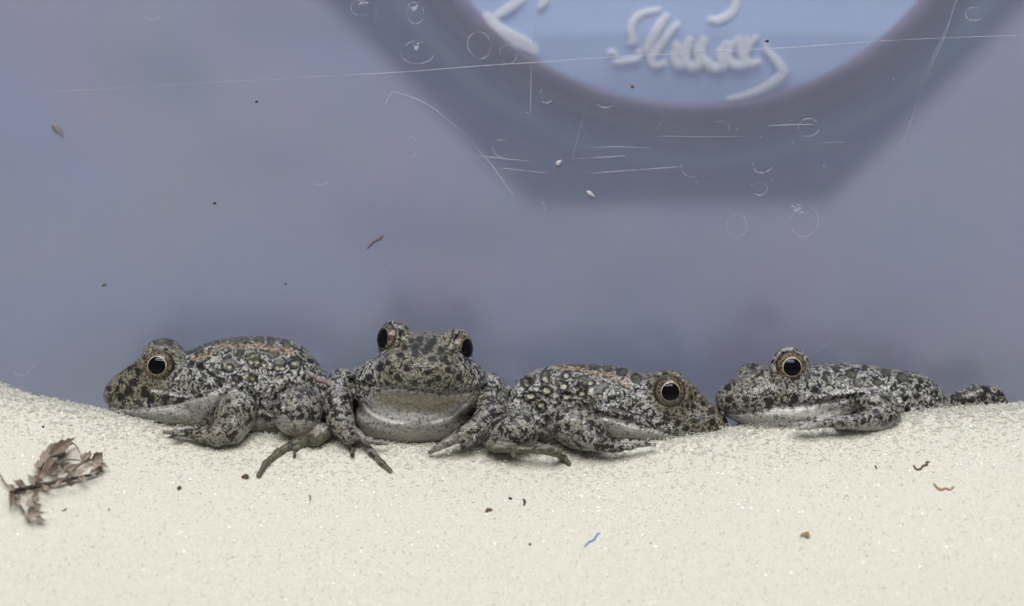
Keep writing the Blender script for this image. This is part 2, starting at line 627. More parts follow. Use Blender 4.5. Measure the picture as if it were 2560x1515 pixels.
def foam_material():
    t = NT('cream_foam')
    co = t.coords()
    a = t.noise(co, 1.8, 3, 0.6)
    b = t.noise(co, 0.06, 2, 0.5)
    vo = t.voro(co, 2.3)
    col = t.mix(t.step(a, 0.3, 0.7), (0.585, 0.558, 0.46), (0.70, 0.678, 0.585))
    col = t.mix(t.math('MULTIPLY', t.step(b, 0.4, 0.75), 0.5), col, (0.65, 0.62, 0.53))
    pores = t.step(vo.outputs['Distance'], 0.16, 0.02)
    col = t.mix(t.math('MULTIPLY', pores, 0.22), col, (0.33, 0.31, 0.26))
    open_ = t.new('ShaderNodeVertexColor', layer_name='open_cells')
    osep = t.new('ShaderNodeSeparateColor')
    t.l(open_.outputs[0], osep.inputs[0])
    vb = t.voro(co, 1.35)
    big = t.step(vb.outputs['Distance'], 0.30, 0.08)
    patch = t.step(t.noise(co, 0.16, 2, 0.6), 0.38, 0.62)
    col = t.mix(t.math('MULTIPLY', t.math('MULTIPLY', big, patch), t.math('MULTIPLY', osep.outputs[0], 0.85)), col, (0.16, 0.145, 0.12))  # shade inside the open cells painted in, growing towards the frogs
    t.l(col, t.b.inputs['Base Color'])
    t.b.inputs['Roughness'].default_value = 0.7
    nb = t.bump(vo.outputs['Distance'], 0.22, 0.00012)
    nb = t.bump(a, 0.22, 0.00012, nb)
    t.l(nb, t.b.inputs['Normal'])
    return t.m


nx, ny = 520, 170
gx = np.linspace(-2300, 2300, nx)
gy = np.linspace(-1250, YW - 1, ny)
GX, GY = np.meshgrid(gx, gy)
GZ = foam_z(GX, GY)
GZ = GZ + (RNG.random(GZ.shape) - 0.5) * np.interp(GY, [-420, -230, -120, 120], [1.0, 3.0, 10.0, 12.0])
vs = np.stack([GX, GY, GZ], -1).reshape(-1, 3)
top = len(vs)
idx = np.arange(nx * ny).reshape(ny, nx)
quads = np.stack([idx[:-1, :-1], idx[:-1, 1:], idx[1:, 1:], idx[1:, :-1]], -1).reshape(-1, 4).tolist()
ZB = -990
edge = np.concatenate([idx[0, :], idx[1:, -1], idx[-1, -2::-1], idx[-2:0:-1, 0]])
low = vs[edge].copy()
low[:, 2] = np.minimum(ZB, low[:, 2] - 5)
vs = np.concatenate([vs, low])
m = len(edge)
for k in range(m):
    k2 = (k + 1) % m
    quads.append([int(edge[k]), top + k, top + k2, int(edge[k2])])
foam_root = thing('foam_cushion', 'cream white open-cell foam slab filling the foreground under the frogs', 'foam', TGT + S * np.array([0, -300, ZB]))
FO = np.array(foam_root.location)
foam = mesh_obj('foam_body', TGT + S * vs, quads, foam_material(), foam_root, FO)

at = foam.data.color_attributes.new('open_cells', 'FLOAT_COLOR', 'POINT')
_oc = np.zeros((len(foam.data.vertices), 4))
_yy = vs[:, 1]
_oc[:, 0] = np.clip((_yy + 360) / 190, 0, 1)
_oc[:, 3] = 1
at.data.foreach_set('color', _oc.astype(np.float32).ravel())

# open cells of the foam: thousands of bent little rings of plastic strut, and cell films turned to glint
st = NT('foam_strut')
c_ = st.noise(st.coords(), 0.8, 2, 0.5)
st.l(st.mix(c_, (0.70, 0.67, 0.585), (0.84, 0.82, 0.75)), st.b.inputs['Base Color'])
st.b.inputs['Roughness'].default_value = 0.28
st.b.inputs['Specular IOR Level'].default_value = 0.7
fl = NT('foam_glint_film')
fl.b.inputs['Base Color'].default_value = (0.66, 0.65, 0.59, 1)
fl.b.inputs['Roughness'].default_value = 0.2
fl.b.inputs['Specular IOR Level'].default_value = 1.0


def foam_cells(n, name):
    px = RNG.uniform(-1520, 1520, n)
    fringe = RNG.random(n) < 0.16
    py = np.maximum(YW - 6 - np.where(RNG.random(n) < 0.5, RNG.gamma(3.0, 58.0, n), RNG.gamma(2.2, 78.0, n)), -1000)
    py = np.where(fringe, YW - 2 - RNG.random(n) * 70, py)
    near = np.clip((py + 400) / 280, 0, 1)[:, None] ** 1.6
    pz = foam_z(px, py)
    e = 4.0
    nxv = -(foam_z(px + e, py) - foam_z(px - e, py)) / (2 * e)
    nyv = -(foam_z(px, np.minimum(py + e, YW)) - foam_z(px, py - e)) / (2 * e)
    nrm = np.stack([nxv, nyv, np.ones(n)], -1)
    nrm /= np.linalg.norm(nrm, axis=1, keepdims=True)
    c = np.stack([px, py, pz], -1) + nrm * (RNG.uniform(-2.2, 0.1, (n, 1)) + near * RNG.uniform(0.0, 4.0, (n, 1)) + near * (RNG.random((n, 1)) < 0.45) * RNG.uniform(0.0, 9.0, (n, 1)))
    ax = nrm + RNG.normal(0, 0.3, (n, 3)) * (1 + 1.6 * near)
    ax /= np.linalg.norm(ax, axis=1, keepdims=True)
    a = np.cross(ax, RNG.normal(0, 1, (n, 3)))
    a /= np.linalg.norm(a, axis=1, keepdims=True)
    b = np.cross(ax, a)
    SEG, SD = 6, 3
    R = RNG.uniform(2.6, 4.6, (n, 1)) * (1 + 0.65 * near)
    wr = RNG.uniform(0.55, 0.9, (n, 1)) * (1 + 0.15 * near)
    V = np.zeros((n, SEG, SD, 3))
    mid = np.zeros((n, SEG, 3))
    for s in range(SEG):
        q = 2 * math.pi * s / SEG
        rr = R * RNG.uniform(0.75, 1.25, (n, 1))
        rad = math.cos(q) * a + math.sin(q) * b
        ctr = c + rr * rad + ax * RNG.normal(0, 0.45, (n, 1)) * (1 + near)
        mid[:, s] = ctr
        for k in range(SD):
            g = 2 * math.pi * k / SD
            V[:, s, k] = ctr + wr * (math.cos(g) * rad + math.sin(g) * ax)
    base = (np.arange(n) * SEG * SD)[:, None]
    fa = []
    for s in range(SEG):
        for k in range(SD):
            s2, k2 = (s + 1) % SEG, (k + 1) % SD
            fa.append(base + np.array([[s * SD + k, s * SD + k2, s2 * SD + k2, s2 * SD + k]]))
    faces = np.concatenate(fa, 0)
    VV = V.reshape(-1, 3)
    # films: facets tilted between lamp and camera to put in the glints
    ng = 40000
    gx_ = RNG.uniform(-1500, 1500, ng)
    gy_ = YW - 6 - RNG.random(ng) * 950
    gz_ = foam_z(gx_, gy_) + RNG.uniform(0.5, 2.6, ng)
    fc_ = np.stack([gx_, gy_, gz_], -1)
    sel = np.arange(ng)
    fn = np.array([-0.03, -0.82, 0.60]) + RNG.normal(0, 0.30, (ng, 3))
    fn /= np.linalg.norm(fn, axis=1, keepdims=True)
    fa_ = np.cross(fn, RNG.normal(0, 1, (ng, 3)))
    fa_ /= np.linalg.norm(fa_, axis=1, keepdims=True)
    fb_ = np.cross(fn, fa_)
    FV = np.zeros((len(sel), SEG, 3))
    fr = np.clip(RNG.gamma(2.2, 0.48, (len(sel), 1)), 0.5, 3.4)
    for s_ in range(SEG):
        q_ = 2 * math.pi * s_ / SEG
        FV[:, s_] = fc_ + fr * RNG.uniform(0.6, 1.2, (len(sel), 1)) * (math.cos(q_) * fa_ + math.sin(q_) * fb_)
    nf = len(sel)
    FV = FV.reshape(-1, 3)
    fb = (np.arange(nf) * SEG)[:, None] + len(VV)
    q1 = np.concatenate([fb + np.array([[0, 1, 2, 3]]), fb + np.array([[0, 3, 4, 5]])], 0)
    allv = np.concatenate([VV, FV])
    me = bpy.data.meshes.new(name)
    loc = TGT + S * allv - FO
    allf = np.concatenate([faces, q1])
    me.vertices.add(len(loc))
    me.vertices.foreach_set('co', loc.ravel())
    me.loops.add(allf.size)
    me.loops.foreach_set('vertex_index', allf.ravel().astype(np.int32))
    me.polygons.add(len(allf))
    me.polygons.foreach_set('loop_start', np.arange(0, allf.size, 4, dtype=np.int32))
    me.materials.append(st.m)
    me.materials.append(fl.m)
    mi = np.zeros(len(allf), np.int32)
    mi[len(faces):] = 1
    me.polygons.foreach_set('material_index', mi)
    me.polygons.foreach_set('use_smooth', np.ones(len(allf), bool))
    me.update(calc_edges=True)
    me.validate()
    o = bpy.data.objects.new(name, me)
    link(o, foam_root)
    o['kind'] = 'stuff'
    return o


foam_cells(34000, 'foam_cells')


# ================================================================== FROGS
class Field:
    def __init__(self, lo, hi, h):
        self.h = h
        self.lo = np.array(lo, float)
        self.n = np.ceil((np.array(hi) - self.lo) / h).astype(int) + 1
        self.f = np.full(self.n, 80.0, np.float32)
        self.ax = [self.lo[i] + h * np.arange(self.n[i]) for i in range(3)]

    def sub(self, lo, hi):
        s = []
        for i in range(3):
            a = int(np.clip(math.floor((lo[i] - self.lo[i]) / self.h), 0, self.n[i]))
            b = int(np.clip(math.ceil((hi[i] - self.lo[i]) / self.h) + 1, 0, self.n[i]))
            s.append(slice(a, b))
        s = tuple(s)
        X = self.ax[0][s[0]][:, None, None].astype(np.float32)
        Y = self.ax[1][s[1]][None, :, None].astype(np.float32)
        Z = self.ax[2][s[2]][None, None, :].astype(np.float32)
        return s, X, Y, Z

    def merge(self, s, d, k, crease=0.0):
        a = self.f[s]
        if crease:
            a = a + crease * np.exp(-(np.maximum(d, 0) / 7.0) ** 2) * (np.abs(a) < 40)
        h = np.maximum(k - np.abs(a - d), 0) / k
        self.f[s] = np.minimum(a, d) - h * h * k * 0.25

    def ell(self, px, py, w, rx, ry, rw, k=20, rot=0.0, yaw=0.0, crease=0.0):
        """ellipsoid: rot turns it in the picture (degrees, anticlockwise), yaw about the upright"""
        c = F(px, py, w)
        m = max(rx, ry, rw) + k + 12
        s, X, Y, Z = self.sub(c - m, c + m)
        X, Y, Z = X - c[0], Y - c[1], Z - c[2]
        r = math.radians(rot)
        cr, sr = math.cos(r), math.sin(r)
        y_ = math.radians(yaw)
        cy, sy = math.cos(y_), math.sin(y_)
        x1 = X * cy + Z * sy
        z1 = -X * sy + Z * cy
        x2 = x1 * cr + Y * sr
        y2 = -x1 * sr + Y * cr
        k0 = np.sqrt((x2 / rx) ** 2 + (y2 / ry) ** 2 + (z1 / rw) ** 2)
        k1 = np.sqrt((x2 / rx ** 2) ** 2 + (y2 / ry ** 2) ** 2 + (z1 / rw ** 2) ** 2) + 1e-6
        self.merge(s, k0 * (k0 - 1) / k1, k, crease)

    def cone(self, a, ra, b, rb, k=10):
        m = max(ra, rb) + k + 12
        s, X, Y, Z = self.sub(np.minimum(a, b) - m, np.maximum(a, b) + m)
        ba = b - a
        l2 = float(ba @ ba) + 1e-6
        t = np.clip(((X - a[0]) * ba[0] + (Y - a[1]) * ba[1] + (Z - a[2]) * ba[2]) / l2, 0, 1)
        d = np.sqrt((X - a[0] - t * ba[0]) ** 2 + (Y - a[1] - t * ba[1]) ** 2 + (Z - a[2] - t * ba[2]) ** 2) - (ra + (rb - ra) * t)
        self.merge(s, d, k)

    def chain(self, pts, k=10):
        """(px, py, w, r) tuples; w None = lying on the foam"""
        q = []
        for (px, py, w, r) in pts:
            if w is None:
                w = foam_w(px, py) - r * 0.8 - 3
            q.append((F(px, py, w), r))
        for i in range(len(q) - 1):
            self.cone(q[i][0], q[i][1], q[i + 1][0], q[i + 1][1], k if i == 0 else min(k, 8))

    def torus(self, c, axis, R, r, k=8):
        axis = np.asarray(axis, float)
        axis = axis / np.linalg.norm(axis)
        m = R + r + k + 8
        s, X, Y, Z = self.sub(c - m, c + m)
        X, Y, Z = X - c[0], Y - c[1], Z - c[2]
        hgt = X * axis[0] + Y * axis[1] + Z * axis[2]
        rad = np.sqrt(np.maximum(X * X + Y * Y + Z * Z - hgt * hgt, 0))
        self.merge(s, np.sqrt((rad - R) ** 2 + hgt * hgt) - r, k)

    def pixels(self):
        Z = self.ax[2][None, None, :]
        kk = D / (D + Z)
        PX = (1280 + self.ax[0][:, None, None] * kk)
        PY = (757.5 - self.ax[1][None, :, None] * kk)
        return PX, PY

    def line_push(self, pts, amp, width, wmax=60):
        """raise (amp < 0) or cut (amp > 0) the skin along a line drawn on its near side"""
        pts = smooth_line([np.array(p, float) for p in pts], 5)
        lo = pts.min(0) - 4 * width
        hi = pts.max(0) + 4 * width
        a = F(lo[0], hi[1], -250)
        b = F(hi[0], lo[1], wmax)
        l_ = np.minimum(np.minimum(a, b), np.minimum(F(lo[0], hi[1], wmax), F(hi[0], lo[1], -250)))
        h_ = np.maximum(np.maximum(a, b), np.maximum(F(lo[0], hi[1], wmax), F(hi[0], lo[1], -250)))
        s, X, Y, Z = self.sub(l_, h_)
        kk = D / (D + Z)
        PX = 1280 + X * kk + 0 * Y
        PY = 757.5 - Y * kk + 0 * X
        d = polydist(PX, PY, pts)
        self.f[s] += amp * np.exp(-(d / width) ** 2)

    def mesh(self):
        f = self.f
        neg = f < 0
        nx_, ny_, nz_ = f.shape
        cnt = np.zeros((nx_ - 1, ny_ - 1, nz_ - 1), np.int8)
        for dx in (0, 1):
            for dy in (0, 1):
                for dz in (0, 1):
                    cnt += neg[dx:nx_ - 1 + dx, dy:ny_ - 1 + dy, dz:nz_ - 1 + dz]
        act = (cnt > 0) & (cnt < 8)
        I, J, K = np.nonzero(act)
        vid = np.full(act.shape, -1, np.int64)
        vid[I, J, K] = np.arange(len(I))
        pos = np.zeros((len(I), 3))
        num = np.zeros(len(I))
        cor = [(0, 0, 0), (1, 0, 0), (0, 1, 0), (1, 1, 0), (0, 0, 1), (1, 0, 1), (0, 1, 1), (1, 1, 1)]
        for a, b in [(0, 1), (2, 3), (4, 5), (6, 7), (0, 2), (1, 3), (4, 6), (5, 7), (0, 4), (1, 5), (2, 6), (3, 7)]:
            ca, cb = cor[a], cor[b]
            fa = f[I + ca[0], J + ca[1], K + ca[2]]
            fb = f[I + cb[0], J + cb[1], K + cb[2]]
            m_ = (fa < 0) != (fb < 0)
            t = np.where(m_, fa / np.where(m_, fa - fb, 1), 0)
            for i in range(3):
                pos[:, i] += np.where(m_, ca[i] + t * (cb[i] - ca[i]), 0)
            num += m_
        pos = pos / num[:, None] + np.stack([I, J, K], -1)
        verts = self.lo + self.h * pos
        faces = []
        for ax_ in range(3):
            sl0 = [slice(None)] * 3
            sl1 = [slice(None)] * 3
            sl0[ax_] = slice(0, -1)
            sl1[ax_] = slice(1, None)
            A, B = neg[tuple(sl0)], neg[tuple(sl1)]
            e = np.stack(np.nonzero(A != B), -1)
            o1, o2 = (ax_ + 1) % 3, (ax_ + 2) % 3
            ok = (e[:, o1] > 0) & (e[:, o2] > 0) & (e[:, o1] < f.shape[o1] - 1) & (e[:, o2] < f.shape[o2] - 1)
            e = e[ok]
            q = []
            for d1, d2 in ((-1, -1), (0, -1), (0, 0), (-1, 0)):
                c = e.copy()
                c[:, o1] += d1
                c[:, o2] += d2
                q.append(vid[c[:, 0], c[:, 1], c[:, 2]])
            q = np.stack(q, -1)
            flip = ~A[e[:, 0], e[:, 1], e[:, 2]]
            q[flip] = q[flip][:, ::-1]
            faces.append(q)
        return verts, np.concatenate(faces)


def polydist(PX, PY, pts):
    best = None
    for i in range(len(pts) - 1):
        a, b = pts[i], pts[i + 1]
        d = b - a
        l2 = float(d @ d) + 1e-9
        t = np.clip(((PX - a[0]) * d[0] + (PY - a[1]) * d[1]) / l2, 0, 1)
        q = (PX - a[0] - t * d[0]) ** 2 + (PY - a[1] - t * d[1]) ** 2
        best = q if best is None else np.minimum(best, q)
    return np.sqrt(best)


def polysd(px, py, poly):
    """signed distance to polygon, negative inside"""
    P = np.array(poly + [poly[0]], float)
    d = polydist(px, py, P)
    ins = np.zeros(px.shape, bool)
    for i in range(len(P) - 1):
        a, b = P[i], P[i + 1]
        c = ((a[1] > py) != (b[1] > py))
        xx = a[0] + (py - a[1]) * (b[0] - a[0]) / (b[1] - a[1] + 1e-9)
        ins ^= c & (px < xx)
    return np.where(ins, -d, d)


def sstep(x, lo, hi):
    t = np.clip((x - lo) / (hi - lo), 0, 1)
    return t * t * (3 - 2 * t)


def skin_material():
    t = NT('frog_skin')
    co = t.coords()
    zone = t.new('ShaderNodeVertexColor', layer_name='zone')
    spot = t.new('ShaderNodeVertexColor', layer_name='spot')
    zs = t.new('ShaderNodeSeparateColor')
    t.l(zone.outputs[0], zs.inputs[0])
    ss = t.new('ShaderNodeSeparateColor')
    t.l(spot.outputs[0], ss.inputs[0])
    pale, brown, gold = zs.outputs[0], zs.outputs[1], zs.outputs[2]
    dark, olive, dot = ss.outputs[0], ss.outputs[1], ss.outputs[2]
    white = zone.outputs[1]
    pink = spot.outputs[1]
    extra = t.new('ShaderNodeVertexColor', layer_name='extra')
    es = t.new('ShaderNodeSeparateColor')
    t.l(extra.outputs[0], es.inputs[0])
    limb, toe = es.outputs[0], es.outputs[1]
    # ground colour
    g1 = t.noise(co, 1.6, 3, 0.6)
    g2 = t.noise(co, 0.25, 2, 0.5)
    base = t.mix(t.step(g1, 0.35, 0.7), (0.22, 0.213, 0.19), (0.50, 0.495, 0.485))
    base = t.mix(t.math('MULTIPLY', t.step(g2, 0.45, 0.65), 0.6), base, (0.20, 0.185, 0.125))
    warm = t.mix(t.step(g1, 0.3, 0.7), (0.125, 0.115, 0.075), (0.25, 0.225, 0.16))
    lc = t.mix(t.step(g1, 0.3, 0.7), (0.17, 0.155, 0.125), (0.33, 0.31, 0.275))
    base = t.mix(limb, base, lc)
    col = t.mix(brown, base, warm)
    # blotches: irregular dark patches
    n1 = t.noise(co, 0.88, 4, 0.62, 0.5)
    thr = t.math('MULTIPLY_ADD', pale, 0.075)
    thr.node.inputs[2].default_value = 0.50
    thr = t.math('ADD', thr, t.math('MULTIPLY', brown, 0.045))
    thr2 = t.math('ADD', thr, 0.03)
    mp = t.step(n1, thr, thr2)
    n2 = t.noise(co, 1.75, 3, 0.6, 0.3)
    thr3 = t.math('MULTIPLY_ADD', pale, 0.07)
    thr3.node.inputs[2].default_value = 0.54
    thr3 = t.math('ADD', thr3, t.math('MULTIPLY', limb, 0.025))
    mp2 = t.step(n2, thr3, t.math('ADD', thr3, 0.035))
    n4 = t.noise(co, 0.62, 3, 0.6, 0.6)
    mp = t.math('ADD', t.math('MULTIPLY', mp, t.math('SUBTRACT', 1.0, limb)), t.math('MULTIPLY', t.step(n4, t.math('ADD', thr, -0.015), t.math('ADD', thr, 0.02)), limb))
    blot = t.math('MAXIMUM', mp, mp2)
    blot = t.math('MULTIPLY', blot, t.math('SUBTRACT', 1.0, t.math('MULTIPLY', toe, 0.8)))
    blot = t.math('MULTIPLY', blot, t.math('MULTIPLY_ADD', olive, -0.8))
    blot.node.inputs[1].links[0].from_node.inputs[2].default_value = 0.97
    palecol = t.mix(t.step(g1, 0.3, 0.7), (0.25, 0.24, 0.22), (0.43, 0.415, 0.385))
    palecol = t.mix(brown, palecol, t.mix(t.step(g1, 0.3, 0.7), (0.17, 0.145, 0.09), (0.255, 0.22, 0.15)))
    col = t.mix(pale, col, palecol)
    darkc = t.mix(brown, (0.012, 0.011, 0.011), (0.022, 0.014, 0.009))
    darkc = t.mix(t.math('MULTIPLY', pale, 0.75), darkc, (0.15, 0.145, 0.14))
    col = t.mix(blot, col, darkc)
    col = t.mix(t.math('MULTIPLY', toe, 0.9), col, t.mix(t.step(n4, 0.40, 0.62), (0.13, 0.12, 0.075), (0.035, 0.033, 0.022)))
    # eye-spots: olive heart, dark rim, cream wart
    col = t.mix(t.math('MULTIPLY', dark, 0.95), col, (0.012, 0.011, 0.010))
    olc = t.mix(t.step(n2, 0.4, 0.6), (0.045, 0.045, 0.028), (0.125, 0.12, 0.08))
    col = t.mix(olive, col, olc)
    gc = t.mix(t.step(n2, 0.38, 0.62), (0.41, 0.30, 0.18), (0.15, 0.11, 0.065))
    col = t.mix(t.math('MULTIPLY', gold, t.math('SUBTRACT', 0.80, t.math('MULTIPLY', blot, 0.65))), col, gc)
    col = t.mix(t.math('MULTIPLY', white, t.math('SUBTRACT', 1.0, t.math('MULTIPLY', blot, 0.8))), col, (0.62, 0.60, 0.57))
    col = t.mix(dot, col, (0.40, 0.375, 0.275))
    col = t.mix(pink, col, (0.27, 0.22, 0.205))
    t.l(col, t.b.inputs['Base Color'])
    t.b.inputs['Subsurface Weight'].default_value = 0.06
    t.b.inputs['Subsurface Radius'].default_value = (0.0012, 0.0008, 0.0006)
    t.b.inputs['Subsurface Scale'].default_value = 0.6
    rough = t.math('MULTIPLY_ADD', g1, 0.25)
    rough.node.inputs[2].default_value = 0.20
    t.l(rough, t.b.inputs['Roughness'])
    t.b.inputs['Specular IOR Level'].default_value = 0.26
    t.b.inputs['Coat Weight'].default_value = 0.4
    t.b.inputs['Coat Roughness'].default_value = 0.04
    t.b.inputs['Coat IOR'].default_value = 1.38
    vo = t.voro(co, 1.5)
    vo.feature = 'SMOOTH_F1'
    nb = t.bump(t.math('SUBTRACT', 1.0, vo.outputs['Distance']), 0.6, 0.00026)
    fine = t.noise(co, 4.0, 2, 0.6)
    nb = t.bump(fine, 0.45, 0.00014, nb)
    t.l(nb, t.b.inputs['Normal'])
    return t.m


def eye_material():
    """iris: object z is the eye's axis; radius measured from it"""
    t = NT('frog_iris')
    tc = t.new('ShaderNodeTexCoord')
    sx = t.new('ShaderNodeSeparateXYZ')
    t.l(tc.outputs['Object'], sx.inputs[0])
    r = t.math('SQRT', t.math('ADD', t.math('POWER', sx.outputs[0], 2.0), t.math('POWER', sx.outputs[1], 2.0)))
    r = t.math('DIVIDE', r, 42 * S)
    co = t.coords()
    n = t.noise(co, 1.8, 4, 0.65)
    rr = t.math('ADD', r, t.math('MULTIPLY_ADD', n, 0.16))
    rr.node.inputs[1].links[0].from_node.inputs[2].default_value = -0.08
    iris = t.mix(t.step(n, 0.42, 0.60), (0.020, 0.014, 0.010), (0.215, 0.165, 0.105))
    col = t.mix(t.step(rr, 0.535, 0.575), (0.50, 0.43, 0.30), iris)
    col = t.mix(t.step(rr, 0.76, 0.90), col, (0.028, 0.019, 0.013))
    col = t.mix(t.step(r, 0.90, 0.99), col, (0.10, 0.10, 0.085))
    t.l(col, t.b.inputs['Base Color'])
    t.b.inputs['Roughness'].default_value = 0.25
    t.b.inputs['Specular IOR Level'].default_value = 0.3
    t.b.inputs['Coat Weight'].default_value = 0.35
    t.b.inputs['Coat Roughness'].default_value = 0.01
    return t.m


SKIN = skin_material()
IRIS = eye_material()
PUP = NT('frog_pupil')
PUP.b.inputs['Base Color'].default_value = (0.002, 0.002, 0.003, 1)
PUP.b.inputs['Roughness'].default_value = 0.02
PUP.b.inputs['Specular IOR Level'].default_value = 0.22
PUP.b.inputs['Coat Weight'].default_value = 0.0
PUP.b.inputs['Coat Roughness'].default_value = 0.0
PUP = PUP.m


def cap_mesh(R, th0, nth, nph=40, wob=0.0):
    vs = [(0, 0, R)]
    fs = []
    for i in range(1, nth + 1):
        th = th0 * i / nth
        for k in range(nph):
            q = 2 * math.pi * k / nph
            tt = th * (1 + wob * (0.6 * math.cos(q + 1.2) - 0.5 * math.sin(3 * q)) * i / nth)
            vs.append((R * math.sin(tt) * math.cos(q), R * math.sin(tt) * math.sin(q), R * math.cos(tt)))
    fs = [[0, 1 + k, 1 + (k + 1) % nph] for k in range(nph)]
    for i in range(nth - 1):
        for k in range(nph):
            k2 = (k + 1) % nph
            fs.append([1 + i * nph + k, 1 + (i + 1) * nph + k, 1 + (i + 1) * nph + k2, 1 + i * nph + k2])
    return vs, fs


def make_eye(root, origin, c, axis, R=44, pupil=21.5):
    z = np.asarray(axis, float)
    z /= np.linalg.norm(z)
    zw = z @ AX
    q = Vector(zw).to_track_quat('Z', 'Y')
    vs, fs = cap_mesh(R * S, math.pi * 0.43, 20)
    e = mesh_obj('eye', np.array(vs), fs, IRIS, root)
    e.location = Vector(W(c) - origin)
    e.rotation_mode = 'QUATERNION'
    e.rotation_quaternion = q
    vs, fs = cap_mesh((R + 0.5) * S, math.asin(pupil / R), 8, wob=0.035)
    mesh_obj('pupil', np.array(vs), fs, PUP, e)
    return e


def build_frog(label, lo, hi, build, zones, eyes, base_px, limbs=(), toes=(), h=2.7, group='row of speckled frogs'):
    fld = Field(F(lo[0], lo[1], 0) + np.array([0, 0, lo[2]]), F(hi[0], hi[1], 0) + np.array([0, 0, hi[2]]), h)
    build(fld)
    vp, faces = fld.mesh()
    PXv = 1280 + vp[:, 0] * D / (D + vp[:, 2])
    PYv = 757.5 - vp[:, 1] * D / (D + vp[:, 2])
    origin = W(F(*base_px))
    root = thing('frog', label, 'frog', origin, group)
    vw = (TGT + S * (vp @ AX))
    zone, spot, push = zones(PXv, PYv, vp)
    nzv = (vnoise(vp / 14.0, 77) - 0.5) * 16
    extra = np.zeros((len(vp), 4))
    extra[:, 3] = 1
    for poly in limbs:
        extra[:, 0] = np.maximum(extra[:, 0], 1 - sstep(polysd(PXv, PYv, poly) + nzv, -8, 8))
    for poly in toes:
        extra[:, 1] = np.maximum(extra[:, 1], 1 - sstep(polysd(PXv, PYv, poly) + nzv, -8, 8))
    push = push * (1 - extra[:, 1])
    # normals for the wart relief
    o = mesh_obj('body', vw, faces, SKIN, root, origin)
    me = o.data
    nn = np.zeros(len(vp) * 3)
    me.vertices.foreach_get('normal', nn)
    nn = nn.reshape(-1, 3)
    co = (vw - origin) + nn * (push * S)[:, None]
    me.vertices.foreach_set('co', co.ravel())
    for nm, arr in (('zone', zone), ('spot', spot), ('extra', extra)):
        at = me.color_attributes.new(nm, 'FLOAT_COLOR', 'POINT')
        at.data.foreach_set('color', np.clip(arr, 0, 1).astype(np.float32).ravel())
    me.update()
    for c, axis, R, pu in eyes:
        make_eye(root, origin, F(*c), axis, R, pu)
    return root


def paint(PX, PY, vp, pale=(), brown=(), gold=(), white=(), ocelli=(), darks=(), dots=(), pink=(), pebble=(), seed=0, soft=14):
    n = len(PX)
    nz = (vnoise(vp / 16.0, seed) - 0.5) * 14 + (vnoise(vp / 7.0, seed + 1) - 0.5) * 7
    zone = np.zeros((n, 4))
    spot = np.zeros((n, 4))
    push = np.zeros(n)
    for poly, amt in pale:
        zone[:, 0] = np.maximum(zone[:, 0], amt * (1 - sstep(polysd(PX, PY, poly) + nz * 0.4, -soft * 0.5, soft * 0.6)))
    for poly, amt in brown:
        zone[:, 1] = np.maximum(zone[:, 1], amt * (1 - sstep(polysd(PX, PY, poly) + nz, -30, 20)))
    for pts, wd in gold:
        d = polydist(PX, PY, smooth_line(pts, 5))
        zone[:, 2] = np.maximum(zone[:, 2], 1 - sstep(d + nz * 0.5, wd * 0.5, wd * 1.3))
        push += 3.5 * np.exp(-(d / wd) ** 2)
    for pts, wd in white:
        d = polydist(PX, PY, smooth_line(pts, 5))
        zone[:, 3] = np.maximum(zone[:, 3], 1 - sstep(d + nz * 0.3, wd * 0.4, wd * 1.2))
        push += 2.5 * np.exp(-(d / wd) ** 2)
    for (x, y, r) in ocelli:
        d = np.hypot((PX - x) * 0.9, PY - y) + nz * 0.45
        spot[:, 0] = np.maximum(spot[:, 0], 1 - sstep(d, r * 0.8, r * 1.1))
        spot[:, 1] = np.maximum(spot[:, 1], 0.85 * (1 - sstep(d + nz * 0.4, r * 0.35, r * 0.8)))
        push += 2.0 * np.exp(-(d / r) ** 2)
    for (x, y, r) in darks:
        d = np.hypot(PX - x, PY - y) + nz * 0.6
        spot[:, 0] = np.maximum(spot[:, 0], 1 - sstep(d, r * 0.7, r * 1.15))
    for (x, y, r) in dots:
        d = np.hypot((PX - x) * 0.8, PY - y)
        rim = 1 - sstep(d + nz * 0.3, r * 1.7, r * 2.4)
        spot[:, 0] = np.maximum(spot[:, 0], rim)
        spot[:, 2] = np.maximum(spot[:, 2], 1 - sstep(d, r * 0.7, r * 1.15))
        push += 6.0 * np.exp(-(d / (r * 1.1)) ** 2)
    for pts, wd in pink:
        d = polydist(PX, PY, smooth_line(pts, 5))
        spot[:, 3] = np.maximum(spot[:, 3], 1 - sstep(d, wd * 0.7, wd * 1.2))
    # pebbled flank
    rg = np.random.default_rng(seed + 5)
    for poly, cnt, hgt in pebble:
        P = np.array(poly)
        got = 0
        while got < cnt:
            q = rg.uniform(P.min(0), P.max(0))
            if polysd(np.array([q[0]]), np.array([q[1]]), poly)[0] > 0:
                continue
            got += 1
            r = rg.uniform(3.5, 6.5)
            d2 = (PX - q[0]) ** 2 + (PY - q[1]) ** 2
            m_ = np.exp(-d2 / (r * r))
            push += hgt * m_
            zone[:, 3] = np.maximum(zone[:, 3], 0.6 * np.clip(m_ * 1.6 - 0.5, 0, 1) * (1 - spot[:, 0]))
    # small warts everywhere on the back
    push += 2.2 * np.clip(vnoise(vp / 9.0, seed + 9) - 0.55, 0, 1) * (1 - zone[:, 0])
    return zone, spot, push


def far(px, py, w, sep):
    """pixel position and depth of a point sep further across the body"""
    p = F(px, py, w) + sep * np.array([0, sp, cp])
    k = D / (D + p[2])
    return 1280 + p[0] * k, 757.5 - p[1] * k, p[2]


def z1(x, y):
    return (220 + x * .29643, 780 + y * .29643)


def z2(x, y):
    return (620 + x * .29656, 780 + y * .29656)


def z3(x, y):
    return (1180 + x * .27113, 860 + y * .27113)


def z4(x, y):
    return (1760 + x * .31898, 840 + y * .31898)


